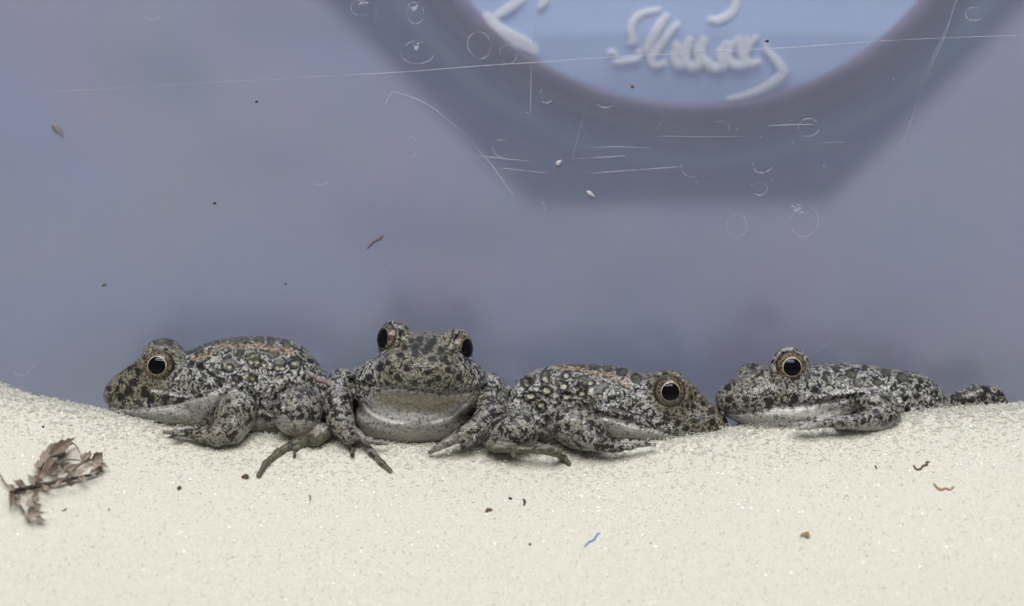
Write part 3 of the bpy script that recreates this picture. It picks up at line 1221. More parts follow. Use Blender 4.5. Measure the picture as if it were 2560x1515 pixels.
# ---- frog 1: faces left
def frog1(f):
    f.ell(635, 966, 12, 180, 128, 118)
    f.ell(540, 968, 10, 118, 108, 112, 40)
    f.cone(F(700, 955, 20), 92, F(785, 1005, 30), 52, 40)
    f.cone(F(480, 1020, 8), 52, F(770, 1045, 12), 50, 30)
    f.ell(425, 962, 5, 112, 84, 102, 30)
    f.ell(338, 980, 0, 78, 54, 76, 34, rot=8)
    f.ell(405, 1020, 0, 140, 42, 92, 14, rot=-7)
    f.ell(402, 908, -62, 50, 47, 42, 24)
    x, y, w = far(402, 908, -62, 132)
    f.ell(x - 22, y + 19, w - 8, 52, 46, 50, 34)
    f.cone(F(362, 902, -58), 12, F(300, 946, -36), 10, 18)
    # arm
    f.ell(588, 1040, -108, 66, 50, 44, 4, rot=62, crease=9)
    f.chain([(575, 1075, -128, 38), (545, 1088, -138, 27), (505, 1087, -140, 18), (470, 1083, -136, 11), (440, 1082, -132, 7), (411, 1081, -126, 4.5)], 10)
    f.chain([(470, 1082, -136, 8), (445, 1090, -150, 5), (425, 1092, -152, 4)], 5)
    x, y, w = far(588, 1040, -108, 236)
    f.ell(x, y, w, 62, 50, 40, 7, rot=62)
    # thigh, knee and foot
    f.ell(742, 1030, -98, 60, 60, 50, 4, crease=9)
    f.cone(F(752, 1026, -70), 52, F(795, 1005, 0), 62, 16)
    f.chain([(806, 1080, -95, 24), (790, 1096, -112, 17), (740, 1107, None, 12), (694, 1133, None, 9.5), (665, 1159, None, 8), (647, 1188, None, 6.5)], 8)
    f.chain([(800, 1092, -105, 13), (775, 1106, None, 8), (752, 1114, None, 6), (739, 1126, None, 5), (736, 1143, None, 4)], 6)
    x, y, w = far(742, 1030, -98, 220)
    f.ell(x, y, w, 60, 55, 46, 8)
    # mouth, folds
    f.line_push([(262, 1012), (309, 1021), (368, 1022), (427, 1012), (481, 998), (540, 978)], 6, 4.5)
    f.line_push([z1(820, 400), z1(950, 480), z1(1060, 560), z1(1110, 640)], 5, 7)
    f.line_push([z1(640, 640), z1(800, 560), z1(900, 540), z1(1000, 600)], -3, 10)
    f.line_push([z1(1440, 740), z1(1480, 900), z1(1500, 1000)], 4, 9)
    f.torus(F(402, 912, -84), (0, 0, -1), 43, 6.5, 8)


def zone1(PX, PY, vp):
    return paint(PX, PY, vp, seed=1,
                 pale=[([(250, 1016), (309, 1024), (368, 1024), (427, 1014), (481, 1000), (550, 980), (556, 1000), (505, 1045), (487, 1066), (398, 1064), (300, 1045)], 1.0),
                       ([(600, 1078), (640, 1050), (690, 1062), (700, 1120), (590, 1120)], 0.8), ([(690, 1048), (800, 1052), (800, 1110), (690, 1110)], 0.75)],
                 brown=[([(255, 1020), (255, 950), (340, 880), (400, 840), (460, 845), (440, 930), (430, 1000), (360, 1020)], 0.95),
                        ([(440, 860), (500, 830), (700, 835), (760, 890), (690, 872), (560, 858)], 0.6),
                        ([(500, 1050), (560, 1000), (620, 1000), (640, 1050), (560, 1125), (400, 1095)], 0.45), ([(560, 1078), (690, 1068), (800, 1062), (810, 1115), (560, 1115)], 0.8), ([(640, 1200), (640, 1100), (830, 1090), (830, 1150)], 0.9)],
                 gold=[([z1(890, 385), z1(1000, 350), z1(1080, 300), z1(1200, 282), z1(1400, 280), z1(1600, 300), z1(1720, 340)], 8)],
                 white=[([z1(540, 660), z1(700, 690), z1(880, 718)], 5), ([z1(970, 682), z1(1100, 668), z1(1250, 648)], 6)],
                 ocelli=[(*z1(x, y), r * .296) for x, y, r in ((1190, 450, 72), (1400, 405, 72), (1610, 450, 62), (1750, 430, 62), (1390, 552, 48), (1250, 560, 42), (1120, 585, 42), (1280, 360, 45),
                                                              (1560, 340, 55), (850, 290, 66), (1000, 240, 48), (930, 320, 42), (1120, 240, 48), (1230, 225, 40), (1320, 235, 42), (1450, 230, 42), (1540, 240, 42), (1670, 265, 40), (600, 225, 60))],
                 darks=[(*z1(x, y), r * .296) for x, y, r in ((340, 670, 38), (430, 765, 38), (480, 690, 42), (530, 745, 42), (655, 730, 44), (785, 735, 36), (270, 715, 36), (185, 745, 26), (172, 650, 26), (280, 585, 32),
                                                             (380, 590, 34), (420, 510, 28), (350, 480, 26), (250, 640, 28), (950, 705, 24), (1110, 690, 22), (870, 440, 40), (960, 470, 40), (1060, 520, 36), (690, 250, 34))],
                 dots=[(*z1(x, y), 4.6) for x, y in ((1370, 412), (1422, 408), (1600, 465), (1642, 470), (1745, 425), (1385, 555), (1190, 455))],
                 pebble=[([(520, 900), (720, 880), (760, 940), (680, 1060), (600, 980), (540, 960)], 150, 4.0)])


build_frog('leftmost frog, facing left, with a gold back ridge and olive ringed spots', (225, 1235, -290), (860, 805, 175), frog1, zone1,
           [((402, 913, -70), (-0.04, 0.02, -1), 44, 21.5), (far(384, 934, -74, 146), (-0.04, 0.3, 1), 37, 19)],
           (600, 1090, 0),
           limbs=[[(500, 1045), (555, 1000), (600, 990), (640, 1020), (640, 1060), (560, 1120), (405, 1098), (405, 1070)], [(685, 1000), (740, 970), (805, 985), (805, 1090), (700, 1095)]],
           toes=[[(630, 1200), (640, 1150), (735, 1092), (815, 1080), (815, 1118), (750, 1150), (690, 1162), (660, 1205)]])


# ---- frog 2: faces the viewer
EL, ER = (-0.80, 0.10, -0.60), (0.82, 0.0, -0.57)


def frog2(f):
    f.ell(1045, 985, 55, 205, 108, 88)
    f.ell(1030, 1040, 10, 150, 74, 95, 30)
    f.ell(1050, 950, -30, 168, 78, 112, 30)
    f.ell(1066, 898, -22, 92, 70, 88, 40)
    f.ell(1054, 928, -105, 98, 56, 72, 36)
    f.ell(1046, 984, -30, 158, 72, 104, 8)
    f.ell(1022, 1050, -28, 128, 60, 92, 22)
    f.ell(988, 852, -32, 44, 47, 44, 16, rot=-15)
    f.ell(1139, 868, -32, 42, 46, 44, 16, rot=10)
    # arms
    f.chain([(856, 960, 0, 40), (842, 1010, -70, 36), (852, 1056, -104, 33), (872, 1092, -128, 19)], 9)
    f.chain([(868, 1088, -124, 15), (877, 1110, None, 9), (880, 1126, None, 7), (881, 1143, None, 5)], 6)
    f.chain([(880, 1086, -120, 16), (905, 1105, None, 12), (931, 1133, None, 9.5), (955, 1158, None, 7.5), (976, 1177, None, 6)], 6)
    f.chain([(885, 1080, -115, 14), (917, 1102, -135, 7), (945, 1107, -135, 6), (968, 1109, -132, 4.5)], 6)
    f.chain([(1222, 972, 0, 42), (1232, 1028, -52, 38), (1198, 1066, -104, 27), (1150, 1090, -136, 17)], 9)
    f.chain([(1150, 1090, -132, 15), (1118, 1106, -140, 11), (1095, 1119, -138, 8), (1074, 1132, -128, 5)], 6)
    f.chain([(1170, 1082, -130, 13), (1163, 1102, -140, 9), (1157, 1120, -135, 7)], 6)
    f.chain([(1185, 1078, -125, 12), (1186, 1098, -138, 7), (1188, 1110, -136, 5)], 6)
    # hind knees beside the body
    f.ell(880, 1000, 70, 44, 62, 60, 20)
    f.ell(1225, 1010, 70, 40, 60, 60, 20)
    # pale toe lying over the neighbour's rump
    f.chain([(850, 962, -52, 8), (826, 960, -60, 7), (800, 950, -72, 6), (780, 938, -78, 5.5), (766, 928, -78, 4)], 8)
    # mouth and jaw folds
    f.line_push([(868, 948), (900, 961), (946, 966), (1000, 970), (1050, 975), (1109, 983), (1165, 980), (1218, 966)], 7, 5)
    f.line_push([(893, 985), (930, 1030), (990, 1056), (1060, 1062), (1120, 1048), (1170, 1012)], -1.5, 14)
    f.line_push([(905, 1035), (960, 1068), (1040, 1078), (1120, 1068), (1160, 1045)], 2.5, 9)
    f.line_push([(950, 1000), (1000, 1020), (1080, 1028), (1140, 1010)], 3, 14)
    f.line_push([(1000, 868), (985, 900), (950, 925), (905, 935)], 4, 10)
    f.line_push([(1140, 905), (1160, 935), (1200, 940)], 4, 10)
    ce = F(985, 848, -42) + 15 * np.array(EL)
    f.torus(ce, EL, 40, 6, 8)
    ce = F(1140, 871, -42) + 15 * np.array(ER)
    f.torus(ce, ER, 40, 6, 8)


def zone2(PX, PY, vp):
    z, s, p = paint(PX, PY, vp, seed=20,
                    soft=34,
                    pale=[([(930, 995), (960, 976), (1050, 982), (1109, 990), (1180, 986), (1168, 1022), (1150, 1062), (1090, 1108), (1060, 1122), (960, 1104), (905, 1080), (892, 1050), (900, 1012)], 0.95)],
                    brown=[([(930, 970), (1040, 980), (1190, 982), (1165, 1010), (1100, 1034), (1010, 1032), (945, 1012)], 1.0), ([(930, 1075), (1130, 1080), (1080, 1130), (940, 1120)], 0.7), ([(930, 960), (960, 900), (1000, 800), (1140, 815), (1150, 900), (1190, 965), (1110, 985), (1040, 975)], 0.8), ([(830, 1060), (900, 1060), (990, 1190), (870, 1150)], 0.55),
                           ([(1060, 1140), (1120, 1080), (1200, 1050), (1180, 1130)], 0.55)],
                    darks=[(*z2(x, y), r * .296) for x, y, r in ((1410, 297, 44), (1530, 295, 46), (1490, 338, 36), (1412, 365, 40), (1550, 402, 40), (1460, 430, 34), (1340, 470, 34), (1280, 365, 34), (1645, 400, 34), (1690, 485, 30),
                                                                (1510, 515, 34), (1265, 560, 28), (1450, 235, 38), (1565, 240, 40), (1375, 245, 28), (1625, 330, 34), (1110, 470, 34), (1190, 430, 30), (1200, 520, 26), (1600, 560, 30), (1780, 560, 30), (1400, 590, 24),
                                                                (1530, 590, 24), (1700, 610, 24), (1330, 290, 26), (1290, 180, 30), (1340, 130, 26), (1740, 210, 30), (1720, 330, 26), (940, 400, 34), (880, 560, 30), (1020, 550, 30))],
                    white=[([(908, 1010), (935, 1036), (975, 1052), (1010, 1057)], 5), ([(1080, 1055), (1130, 1040), (1165, 1010)], 5)],
                    pink=[([(828, 959), (800, 948), (780, 938), (766, 929)], 7)])
    s[:, 3] = np.maximum(s[:, 3], 0.35 * (1 - sstep(polysd(PX, PY, [(900, 1062), (990, 1085), (1130, 1075), (1140, 1130), (880, 1130)]), -10, 10)))
    return z, s, p


build_frog('frog facing the camera with both eyes raised, second from the left', (735, 1235, -300), (1300, 765, 175), frog2, zone2,
           [((985, 848, -42), EL, 42, 24.5), ((1140, 871, -42), ER, 42, 24.5)], (1045, 1115, 0),
           limbs=[[(808, 970), (878, 970), (892, 1080), (990, 1180), (860, 1152), (808, 1050)], [(1252, 985), (1262, 1050), (1190, 1125), (1060, 1142), (1120, 1075), (1190, 1040), (1212, 990)]],
           toes=[[(940, 1138), (985, 1165), (990, 1188), (950, 1170)]])


# ---- frog 3: faces right
def frog3(f):
    f.ell(1425, 1012, 20, 168, 104, 108)
    f.ell(1532, 1012, 10, 122, 94, 104, 40)
    f.cone(F(1330, 1030, 20), 70, F(1295, 1060, 20), 50, 30)
    f.cone(F(1400, 1080, 10), 42, F(1640, 1078, 5), 34, 24)
    f.ell(1642, 1018, 5, 100, 76, 96, 34)
    f.ell(1742, 1056, -4, 80, 50, 74, 36, rot=-10)
    f.ell(1630, 1070, 0, 150, 36, 88, 12, rot=-2)
    f.ell(1676, 974, -56, 52, 46, 42, 24)
    x, y, w = far(1676, 974, -56, 118)
    f.ell(x - 4, y + 34, w - 6, 50, 44, 50, 34)
    f.cone(F(1722, 970, -50), 12, F(1780, 1025, -28), 10, 18)
    f.ell(1444, 1070, -104, 76, 52, 46, 4, rot=-22, crease=9)
    f.chain([(1470, 1094, -128, 34), (1500, 1108, -142, 22), (1535, 1116, -148, 12), (1575, 1116, -146, 8), (1610, 1111, -140, 5.5), (1637, 1112, -136, 4.5)], 10)
    f.chain([(1500, 1118, -150, 10), (1530, 1126, -152, 6), (1556, 1126, -150, 4.5)], 5)
    x, y, w = far(1444, 1070, -104, 226)
    f.ell(x, y, w, 70, 50, 40, 7, rot=-22)
    f.ell(1284, 1077, -108, 70, 45, 50, 4, rot=6, crease=9)
    f.cone(F(1290, 1070, -70), 44, F(1310, 1040, 0), 56, 16)
    f.chain([(1222, 1110, -120, 14), (1240, 1119, -145, 11), (1285, 1124, -152, 9.5), (1343, 1125, -156, 9), (1388, 1133, -160, 8), (1410, 1146, None, 7.5), (1422, 1160, None, 6)], 8)
    f.chain([(1280, 1122, -160, 8), (1283, 1133, -172, 6), (1284, 1140, -174, 4)], 5)
    f.chain([(1395, 1134, -170, 6), (1402, 1126, -170, 5), (1406, 1120, -165, 4)], 5)
    f.chain([(1343, 1124, -166, 8), (1372, 1121, -165, 6), (1398, 1123, -160, 4.5)], 5)
    x, y, w = far(1284, 1077, -108, 210)
    f.ell(x, y, w, 66, 48, 46, 8)
    f.line_push([(1505, 1041), (1545, 1052), (1587, 1060), (1641, 1076), (1695, 1089), (1760, 1096), (1815, 1092)], 6, 4)
    f.line_push([z3(1200, 560), z3(1320, 530), z3(1440, 470), z3(1560, 430)], 5, 6)
    f.line_push([z3(1190, 600), z3(1300, 610), z3(1440, 640), z3(1750, 720)], -3, 7)
    f.line_push([z3(700, 700), z3(640, 620), z3(720, 590), z3(900, 560), z3(1100, 590)], 4, 7)
    f.torus(F(1671, 977, -80), (0.03, 0, -1), 45, 6.5, 8)


def zone3(PX, PY, vp):
    return paint(PX, PY, vp, seed=40,
                 pale=[([(1500, 1046), (1545, 1056), (1587, 1064), (1641, 1080), (1700, 1094), (1730, 1100), (1660, 1104), (1565, 1098), (1530, 1085)], 1.0),
                       ([(1346, 1075), (1372, 1060), (1380, 1100), (1405, 1130), (1350, 1122)], 0.7)],
                 brown=[([(1830, 1110), (1690, 1095), (1660, 1050), (1620, 1000), (1620, 930), (1720, 925), (1830, 1020)], 0.9),
                        ([(1300, 950), (1420, 895), (1620, 920), (1600, 950), (1450, 922)], 0.55), ([(1420, 1020), (1520, 1050), (1540, 1110), (1440, 1090)], 0.3), ([(1210, 1105), (1440, 1118), (1440, 1180), (1210, 1150)], 0.9)],
                 gold=[([z3(1450, 385), z3(1300, 318), z3(1150, 262), z3(950, 222), z3(800, 212)], 7)],
                 white=[([z3(1170, 600), z3(1290, 605), z3(1430, 640)], 5.5), ([z3(1430, 640), z3(1600, 690), z3(1750, 715)], 4), ([z3(1200, 680), z3(1350, 720), z3(1500, 745)], 7)],
                 ocelli=[(*z3(x, y), r * .271) for x, y, r in ((500, 350, 60), (1020, 350, 60), (1220, 380, 42), (800, 340, 42), (1000, 190, 42), (1120, 190, 42), (1250, 210, 40), (1390, 255, 50), (1520, 310, 50), (680, 280, 50), (1110, 540, 40), (1170, 420, 38))],
                 dots=[(*z3(x, y), r * 0.88) for x, y, r in ((530, 475, 8.5), (682, 420, 8.5), (842, 382, 8), (870, 482, 8), (1010, 450, 6.5), (1092, 352, 6), (635, 562, 7), (868, 285, 6), (672, 312, 6.5), (500, 350, 6), (1180, 475, 4.5), (700, 545, 4))],
                 darks=[(*z3(x, y), r * .271) for x, y, r in ((1345, 650, 22), (1290, 610, 18), (1290, 670, 18), (1430, 690, 20), (1555, 775, 24), (1900, 720, 34), (2130, 670, 24), (2040, 580, 26), (2210, 620, 28), (2220, 720, 36), (2060, 690, 40), (1980, 780, 26), (2330, 700, 24), (2130, 550, 26), (1810, 690, 22), (1200, 810, 28), (1230, 870, 22), (1300, 900, 22))],
                 pebble=[([(1270, 960), (1340, 940), (1470, 960), (1470, 1010), (1385, 1010), (1370, 1090), (1350, 1090), (1330, 1020), (1270, 1020)], 210, 5.0)])


build_frog('frog facing right with cream warts and its snout touching the rightmost frog', (1190, 1205, -280), (1850, 880, 175), frog3, zone3,
           [((1671, 977, -66), (0.03, 0.0, -1), 46, 22), (far(1670, 1014, -70, 134), (0.04, 0.3, 1), 36, 19)], (1450, 1130, 0),
           limbs=[[(1380, 1030), (1440, 1012), (1500, 1045), (1535, 1105), (1645, 1106), (1500, 1140), (1390, 1112)], [(1208, 1080), (1260, 1028), (1320, 1035), (1356, 1112), (1212, 1112)]],
           toes=[[(1212, 1108), (1440, 1114), (1440, 1175), (1400, 1155), (1212, 1145)]])


# ---- frog 4: faces left, lying low
def frog4(f):
    f.ell(2205, 1002, 38, 160, 84, 96, rot=-4)
    f.ell(2090, 988, 22, 125, 82, 98, 40)
    f.cone(F(2290, 1000, 40), 62, F(2345, 1020, 50), 34, 24)
    f.cone(F(2000, 1050, -20), 38, F(2260, 1040, 5), 40, 24)
    f.ell(1965, 982, -2, 118, 76, 98, 32)
    f.ell(1866, 996, -14, 78, 54, 78, 34, rot=6)
    f.ell(1955, 1034, -8, 140, 38, 92, 12, rot=-2)
    f.ell(1945, 1056, -10, 95, 34, 76, 16)
    f.ell(1977, 926, -64, 47, 46, 42, 16)
    f.ell(1880, 948, 28, 42, 42, 42, 16)
    f.cone(F(1938, 925, -58), 12, F(1868, 960, -44), 10, 18)
    f.ell(2196, 1018, -98, 62, 42, 42, 4, rot=-26, crease=8)
    f.chain([(2220, 1036, -122, 27), (2160, 1052, -140, 21), (2100, 1056, -148, 15), (2050, 1057, -146, 11), (2010, 1060, -142, 7), (1984, 1061, -138, 5)], 10)
    f.chain([(2050, 1060, -148, 9), (2025, 1068, -152, 6), (2000, 1071, -150, 4.5)], 5)
    f.ell(2160, 1062, -100, 75, 18, 40, 10)
    x, y, w = far(2196, 1018, -98, 220)
    f.ell(x, y, w, 60, 40, 38, 7)
    # hind leg drawn up behind
    f.chain([(2335, 1030, 20, 34), (2400, 1004, 50, 26), (2440, 994, 55, 33), (2485, 992, 58, 26), (2512, 1008, 58, 10)], 12)
    f.chain([(2400, 1020, 35, 14), (2450, 1020, 30, 10), (2500, 1012, 30, 7)], 6)
    f.line_push([(1806, 1030), (1850, 1032), (1888, 1029), (1935, 1020), (2015, 1012), (2079, 1004), (2135, 990)], 6, 4.5)
    f.line_push([z4(820, 480), z4(1000, 455), z4(1150, 440), z4(1330, 420), z4(1500, 380)], -4, 9)
    f.line_push([z4(1000, 510), z4(1200, 465), z4(1350, 425)], 4, 6)
    f.line_push([z4(820, 250), z4(950, 330), z4(1080, 390)], 4, 10)
    f.torus(F(1975, 917, -84), (-0.03, 0.03, -1), 42, 6.5, 8)


def zone4(PX, PY, vp):
    return paint(PX, PY, vp, seed=60,
                 pale=[([(1798, 1040), (1888, 1033), (1935, 1024), (2015, 1016), (2090, 1012), (2130, 1020), (2100, 1040), (1980, 1052), (2080, 1072), (2230, 1062), (2230, 1110), (1790, 1110)], 0.95)],
                 brown=[([(1780, 1030), (1780, 980), (1850, 900), (1960, 870), (1960, 960), (2000, 1000), (1900, 1030)], 0.5), ([(2160, 915), (2280, 910), (2290, 940), (2160, 940)], 0.3)],
                 white=[([z4(880, 478), z4(1030, 450), z4(1200, 425), z4(1440, 392)], 6), ([z4(540, 575), z4(700, 568), z4(860, 552)], 8), ([z4(900, 640), z4(980, 620), z4(1060, 590)], 8)],
                 ocelli=[(*z4(x, y), r * .319) for x, y, r in ((1160, 292, 46), (1550, 322, 46), (1425, 280, 34), (1360, 362, 32), (1200, 362, 34))],
                 darks=[(*z4(x, y), r * .319) for x, y, r in ((1590, 262, 32), (1690, 400, 34), (1680, 470, 30), (1690, 350, 26), (510, 520, 42), (705, 492, 38), (330, 500, 40), (195, 500, 26), (190, 400, 30), (240, 550, 22), (960, 300, 34), (870, 420, 34), (1480, 420, 20),
                                                             (1580, 490, 24), (1760, 340, 24), (1810, 440, 24), (1780, 530, 20), (1600, 580, 24), (1340, 590, 24), (1210, 520, 22), (2100, 500, 34), (2000, 470, 30), (2210, 400, 34), (2270, 480, 26), (380, 235, 30), (460, 270, 20), (1040, 265, 30), (1260, 245, 24))],
                 pebble=[([(2230, 950), (2330, 960), (2350, 1030), (2260, 1045), (2240, 1000)], 110, 4.0)])


build_frog('rightmost frog, facing left and lying low, plain grey without a gold ridge', (1765, 1120, -210), (2540, 850, 175), frog4, zone4,
           [((1975, 917, -68), (-0.03, 0.03, -1), 43, 21.5), ((1872, 948, 38), (-0.55, 0.05, 0.85), 36, 19)], (2120, 1075, 0),
           limbs=[[(2130, 1050), (2170, 985), (2230, 990), (2258, 1040), (2200, 1064), (1980, 1070), (1990, 1050)], [(2370, 980), (2520, 950), (2520, 1025), (2370, 1035)]])


# ================================================================== SMALL DEBRIS
brown_m = plain('dry_moss_brown', (0.16, 0.115, 0.08), 0.6, var=0.5, vscale=0.7)
leaf_m = plain('dry_leaf_tan', (0.30, 0.235, 0.18), 0.55, var=0.45, vscale=0.6)
stem_m = plain('dark_stem', (0.045, 0.03, 0.022), 0.6, var=0.5)
crumb_m = plain('crumb_brown', (0.13, 0.07, 0.045), 0.7, var=0.5, vscale=3)
tan_m = plain('crumb_tan', (0.33, 0.22, 0.12), 0.7, var=0.5, vscale=3)
blk_m = plain('crumb_black', (0.02, 0.018, 0.015), 0.6, var=0.4)
grey_m = plain('husk_grey', (0.23, 0.21, 0.20), 0.5, var=0.3, vscale=1.5)
palef_m = plain('flake_pale', (0.52, 0.50, 0.52), 0.5, var=0.2, vscale=1.5)
bluef_m = plain('blue_fibre', (0.06, 0.19, 0.62), 0.5, var=0.2)


def leaf_mesh(base, tip, side, width, curl, teeth=True):
    """jagged lance-shaped leaf, two-sided solid; world metres"""
    base, tip = np.asarray(base), np.asarray(tip)
    d = tip - base
    L = np.linalg.norm(d)
    d = d / L
    side = np.asarray(side, float)
    side = side - d * (side @ d)
    side /= np.linalg.norm(side) + 1e-9
    n = np.cross(d, side)
    prof = [(0, .12), (.15, .55), (.3, 1.0), (.36, .72), (.5, .85), (.56, .5), (.7, .42), (.76, .22), (.9, .1), (1, .02)]
    vs = []
    for t, wv in prof:
        c = base + d * L * t + n * curl * L * math.sin(math.pi * t)
        wv = wv * width * (random.uniform(0.75, 1.2) if teeth else 1)
        vs += [c + side * wv + n * 0.5 * wv, c + n * 0.9 * S, c - side * wv + n * 0.5 * wv, c - n * 0.9 * S]
    fs = []
    for i in range(len(prof) - 1):
        a, b = i * 4, i * 4 + 4
        for k in range(4):
            k2 = (k + 1) % 4
            fs.append([a + k, a + k2, b + k2, b + k])
    return np.array(vs), fs


def zd(x, y):
    return (x * 0.18198, 1060 + y * 0.18198)


def sprig_pt(x, y, lift):
    return foam_pt(*zd(x, y), lift)


so = sprig_pt(700, 830, 0)
sprig = thing('moss_sprig', 'dried brown moss sprig with jagged leaves lying on the foam at lower left', 'moss', so)
stems = [([(130, 930, 10), (430, 870, 18), (860, 780, 22), (1150, 720, 18), (1350, 680, 12)], 5.0, stem_m),
         ([(480, 870, 18), (540, 650, 26), (650, 470, 30), (820, 380, 28), (1000, 260, 24)], 3.2, brown_m),
         ([(880, 780, 22), (1000, 640, 28), (1150, 520, 26), (1290, 480, 22), (1395, 440, 18)], 3.0, brown_m),
         ([(640, 520, 28), (800, 540, 30), (920, 490, 28), (1100, 500, 24)], 2.6, brown_m),
         ([(490, 900, 16), (480, 1060, 14), (400, 1180, 12), (420, 1260, 10)], 3.0, brown_m),
         ([(170, 960, 12), (240, 1070, 14), (330, 1210, 12), (400, 1350, 8)], 3.0, brown_m),
         ([(130, 880, 14), (60, 800, 18), (10, 715, 18), (-10, 690, 16)], 2.0, brown_m),
         ([(1000, 260, 24), (1060, 320, 24), (1130, 460, 20)], 1.4, brown_m),
         ([(1290, 560, 18), (1380, 600, 16), (1400, 660, 12)], 2.6, brown_m)]
for pts, r, m_ in stems:
    ln = smooth_line([sprig_pt(x, y, z) for x, y, z in pts], 5)
    rr = [1.25 * r * S * (1 - 0.5 * i / (len(ln) - 1)) * random.uniform(0.85, 1.2) for i in range(len(ln))]
    vv, ff = tube(ln, rr, 6)
    mesh_obj('stem', vv, ff, m_, sprig, so)
def LS(b_, t_):
    dx, dy = t_[0] - b_[0], -(t_[1] - b_[1])
    return W(np.array([-dy, dx, random.uniform(-0.9, 0.9) * math.hypot(dx, dy)])) - W(np.zeros(3))


leaves = [((660, 450), (1060, 170), 70), ((700, 440), (800, 250), 75), ((760, 430), (930, 400), 50), ((620, 540), (600, 360), 60), ((560, 600), (545, 440), 45), ((640, 450), (690, 300), 35), ((690, 560), (870, 560), 65),
          ((520, 640), (510, 500), 40), ((600, 640), (700, 500), 60), ((760, 620), (640, 540), 70), ((830, 600), (960, 530), 60), ((930, 640), (1080, 540), 60), ((560, 760), (390, 760), 55), ((600, 740), (560, 640), 60),
          ((700, 720), (830, 640), 60), ((760, 760), (900, 720), 45), ((520, 820), (420, 740), 50), ((360, 850), (270, 740), 60), ((330, 840), (220, 760), 40), ((200, 900), (90, 820), 45), ((1120, 500), (1180, 380), 40),
          ((1200, 500), (1250, 370), 55), ((1260, 500), (1415, 380), 75), ((1280, 540), (1400, 560), 60), ((1330, 560), (1440, 590), 45), ((1300, 620), (1440, 660), 50), ((1000, 720), (980, 640), 45), ((1060, 700), (1200, 640), 60),
          ((1080, 720), (1160, 790), 45), ((900, 790), (1080, 790), 45), ((850, 790), (760, 840), 30), ((600, 850), (760, 880), 30), ((560, 870), (640, 960), 40), ((480, 900), (530, 1000), 45), ((440, 930), (330, 990), 40),
          ((170, 960), (130, 1215), 45), ((230, 1000), (290, 1000), 30), ((250, 1060), (270, 1160), 40), ((360, 1120), (480, 1080), 50), ((420, 1160), (570, 1090), 40), ((390, 1220), (600, 1220), 45), ((420, 1250), (510, 1290), 35),
          ((500, 1230), (575, 1355), 30), ((340, 1220), (420, 1360), 35), ((460, 1000), (500, 1100), 45), ((1230, 680), (1360, 640), 50), ((950, 560), (900, 640), 50), ((640, 900), (750, 890), 25)]
leaves += [((x0 + random.uniform(-50, 50), y0 + random.uniform(-40, 40)), (x1 + random.uniform(-70, 70), y1 + random.uniform(-60, 60)), w0 * 0.9) for (x0, y0), (x1, y1), w0 in leaves[::2]]
for (b_, t_, wdt) in leaves:
    lift = random.uniform(12, 46)
    vv, ff = leaf_mesh(sprig_pt(*b_, lift), sprig_pt(*t_, lift + random.uniform(-8, 10)), LS(b_, t_),
                       wdt * 0.182 * S * 1.08, random.uniform(-0.28, 0.28))
    mesh_obj('leaf', vv, ff, leaf_m if random.random() < 0.7 else brown_m, sprig, so, smooth=False)


def lump(name, c, r, mat, label, cat, seed, stretch=(1, 1, 1), rough=0.5, rot=0.0, group=None, bits=3):
    """angular crumb made of a few fused irregular chunks"""
    rg = np.random.default_rng(seed)
    vs, fs = [], []
    for q in range(bits):
        off = rg.normal(0, 0.5, 3) * (q > 0)
        rr = r * (1 if q == 0 else rg.uniform(0.35, 0.7))
        n1_, n2_ = 5, 8
        b = len(vs)
        for i in range(n1_ + 1):
            th = math.pi * i / n1_
            for k in range(n2_):
                ph = 2 * math.pi * k / n2_
                k_ = rr * (1 + rough * rg.uniform(-0.6, 0.6))
                x, y, z = math.sin(th) * math.cos(ph) * k_, math.sin(th) * math.sin(ph) * k_, math.cos(th) * k_
                x, y, z = (x + off[0] * r) * stretch[0], (y + off[1] * r) * stretch[1], (z + off[2] * r) * stretch[2]
                cr, sr = math.cos(rot), math.sin(rot)
                vs.append((x * cr - z * sr, y, x * sr + z * cr))
        for i in range(n1_):
            for k in range(n2_):
                k2 = (k + 1) % n2_
                fs.append([b + i * n2_ + k, b + (i + 1) * n2_ + k, b + (i + 1) * n2_ + k2, b + i * n2_ + k2])
    o = mesh_obj(name, np.array(vs) + np.asarray(c), fs, mat, None, c, smooth=False)
    return tag(o, label, cat, group)


def strand(name, pts, r, mat, label, cat, on_foam=True, lift=2.0, group=None):
    if on_foam:
        q = [foam_pt(x, y, lift) for x, y in pts]
    else:
        q = [on_plane(x, y, YW - r * 0.8) for x, y in pts]
    ln = smooth_line(q, 5)
    n = len(ln)
    rr = [r * S * (0.4 + 0.6 * math.sin(math.pi * (0.12 + 0.8 * i / (n - 1)))) for i in range(n)]
    vv, ff = tube(ln, rr, 6, flat=0.7)
    o = mesh_obj(name, vv, ff, mat, None, q[0])
    return tag(o, label, cat, group)


def husk(name, a, b, wdt, mat, label, cat, Y=None):
    A = on_plane(*a, YW - 3)
    B = on_plane(*b, YW - 3)
    d = B - A
    L = np.linalg.norm(d)
    side = np.cross(d / L, (0, 1, 0))
    vs, fs = [], []
    prof = [(0, .15), (.12, .7), (.3, 1), (.55, .9), (.8, .5), (.93, .28), (1, .1)]
    for t, wv in prof:
        for k in range(8):
            g = 2 * math.pi * k / 8
            vs.append(A + d * t + side * wdt * S * wv * math.cos(g) + np.array([0, 1, 0]) * (2.6 * S * wv * math.sin(g)))
    for i in range(len(prof) - 1):
        for k in range(8):
            k2 = (k + 1) % 8
            fs.append([i * 8 + k, i * 8 + k2, i * 8 + 8 + k2, i * 8 + 8 + k])
    fs += [list(range(8))[::-1], [len(vs) - 8 + k for k in range(8)]]
    o = mesh_obj(name, np.array(vs), fs, mat, None, A)
    return tag(o, label, cat)


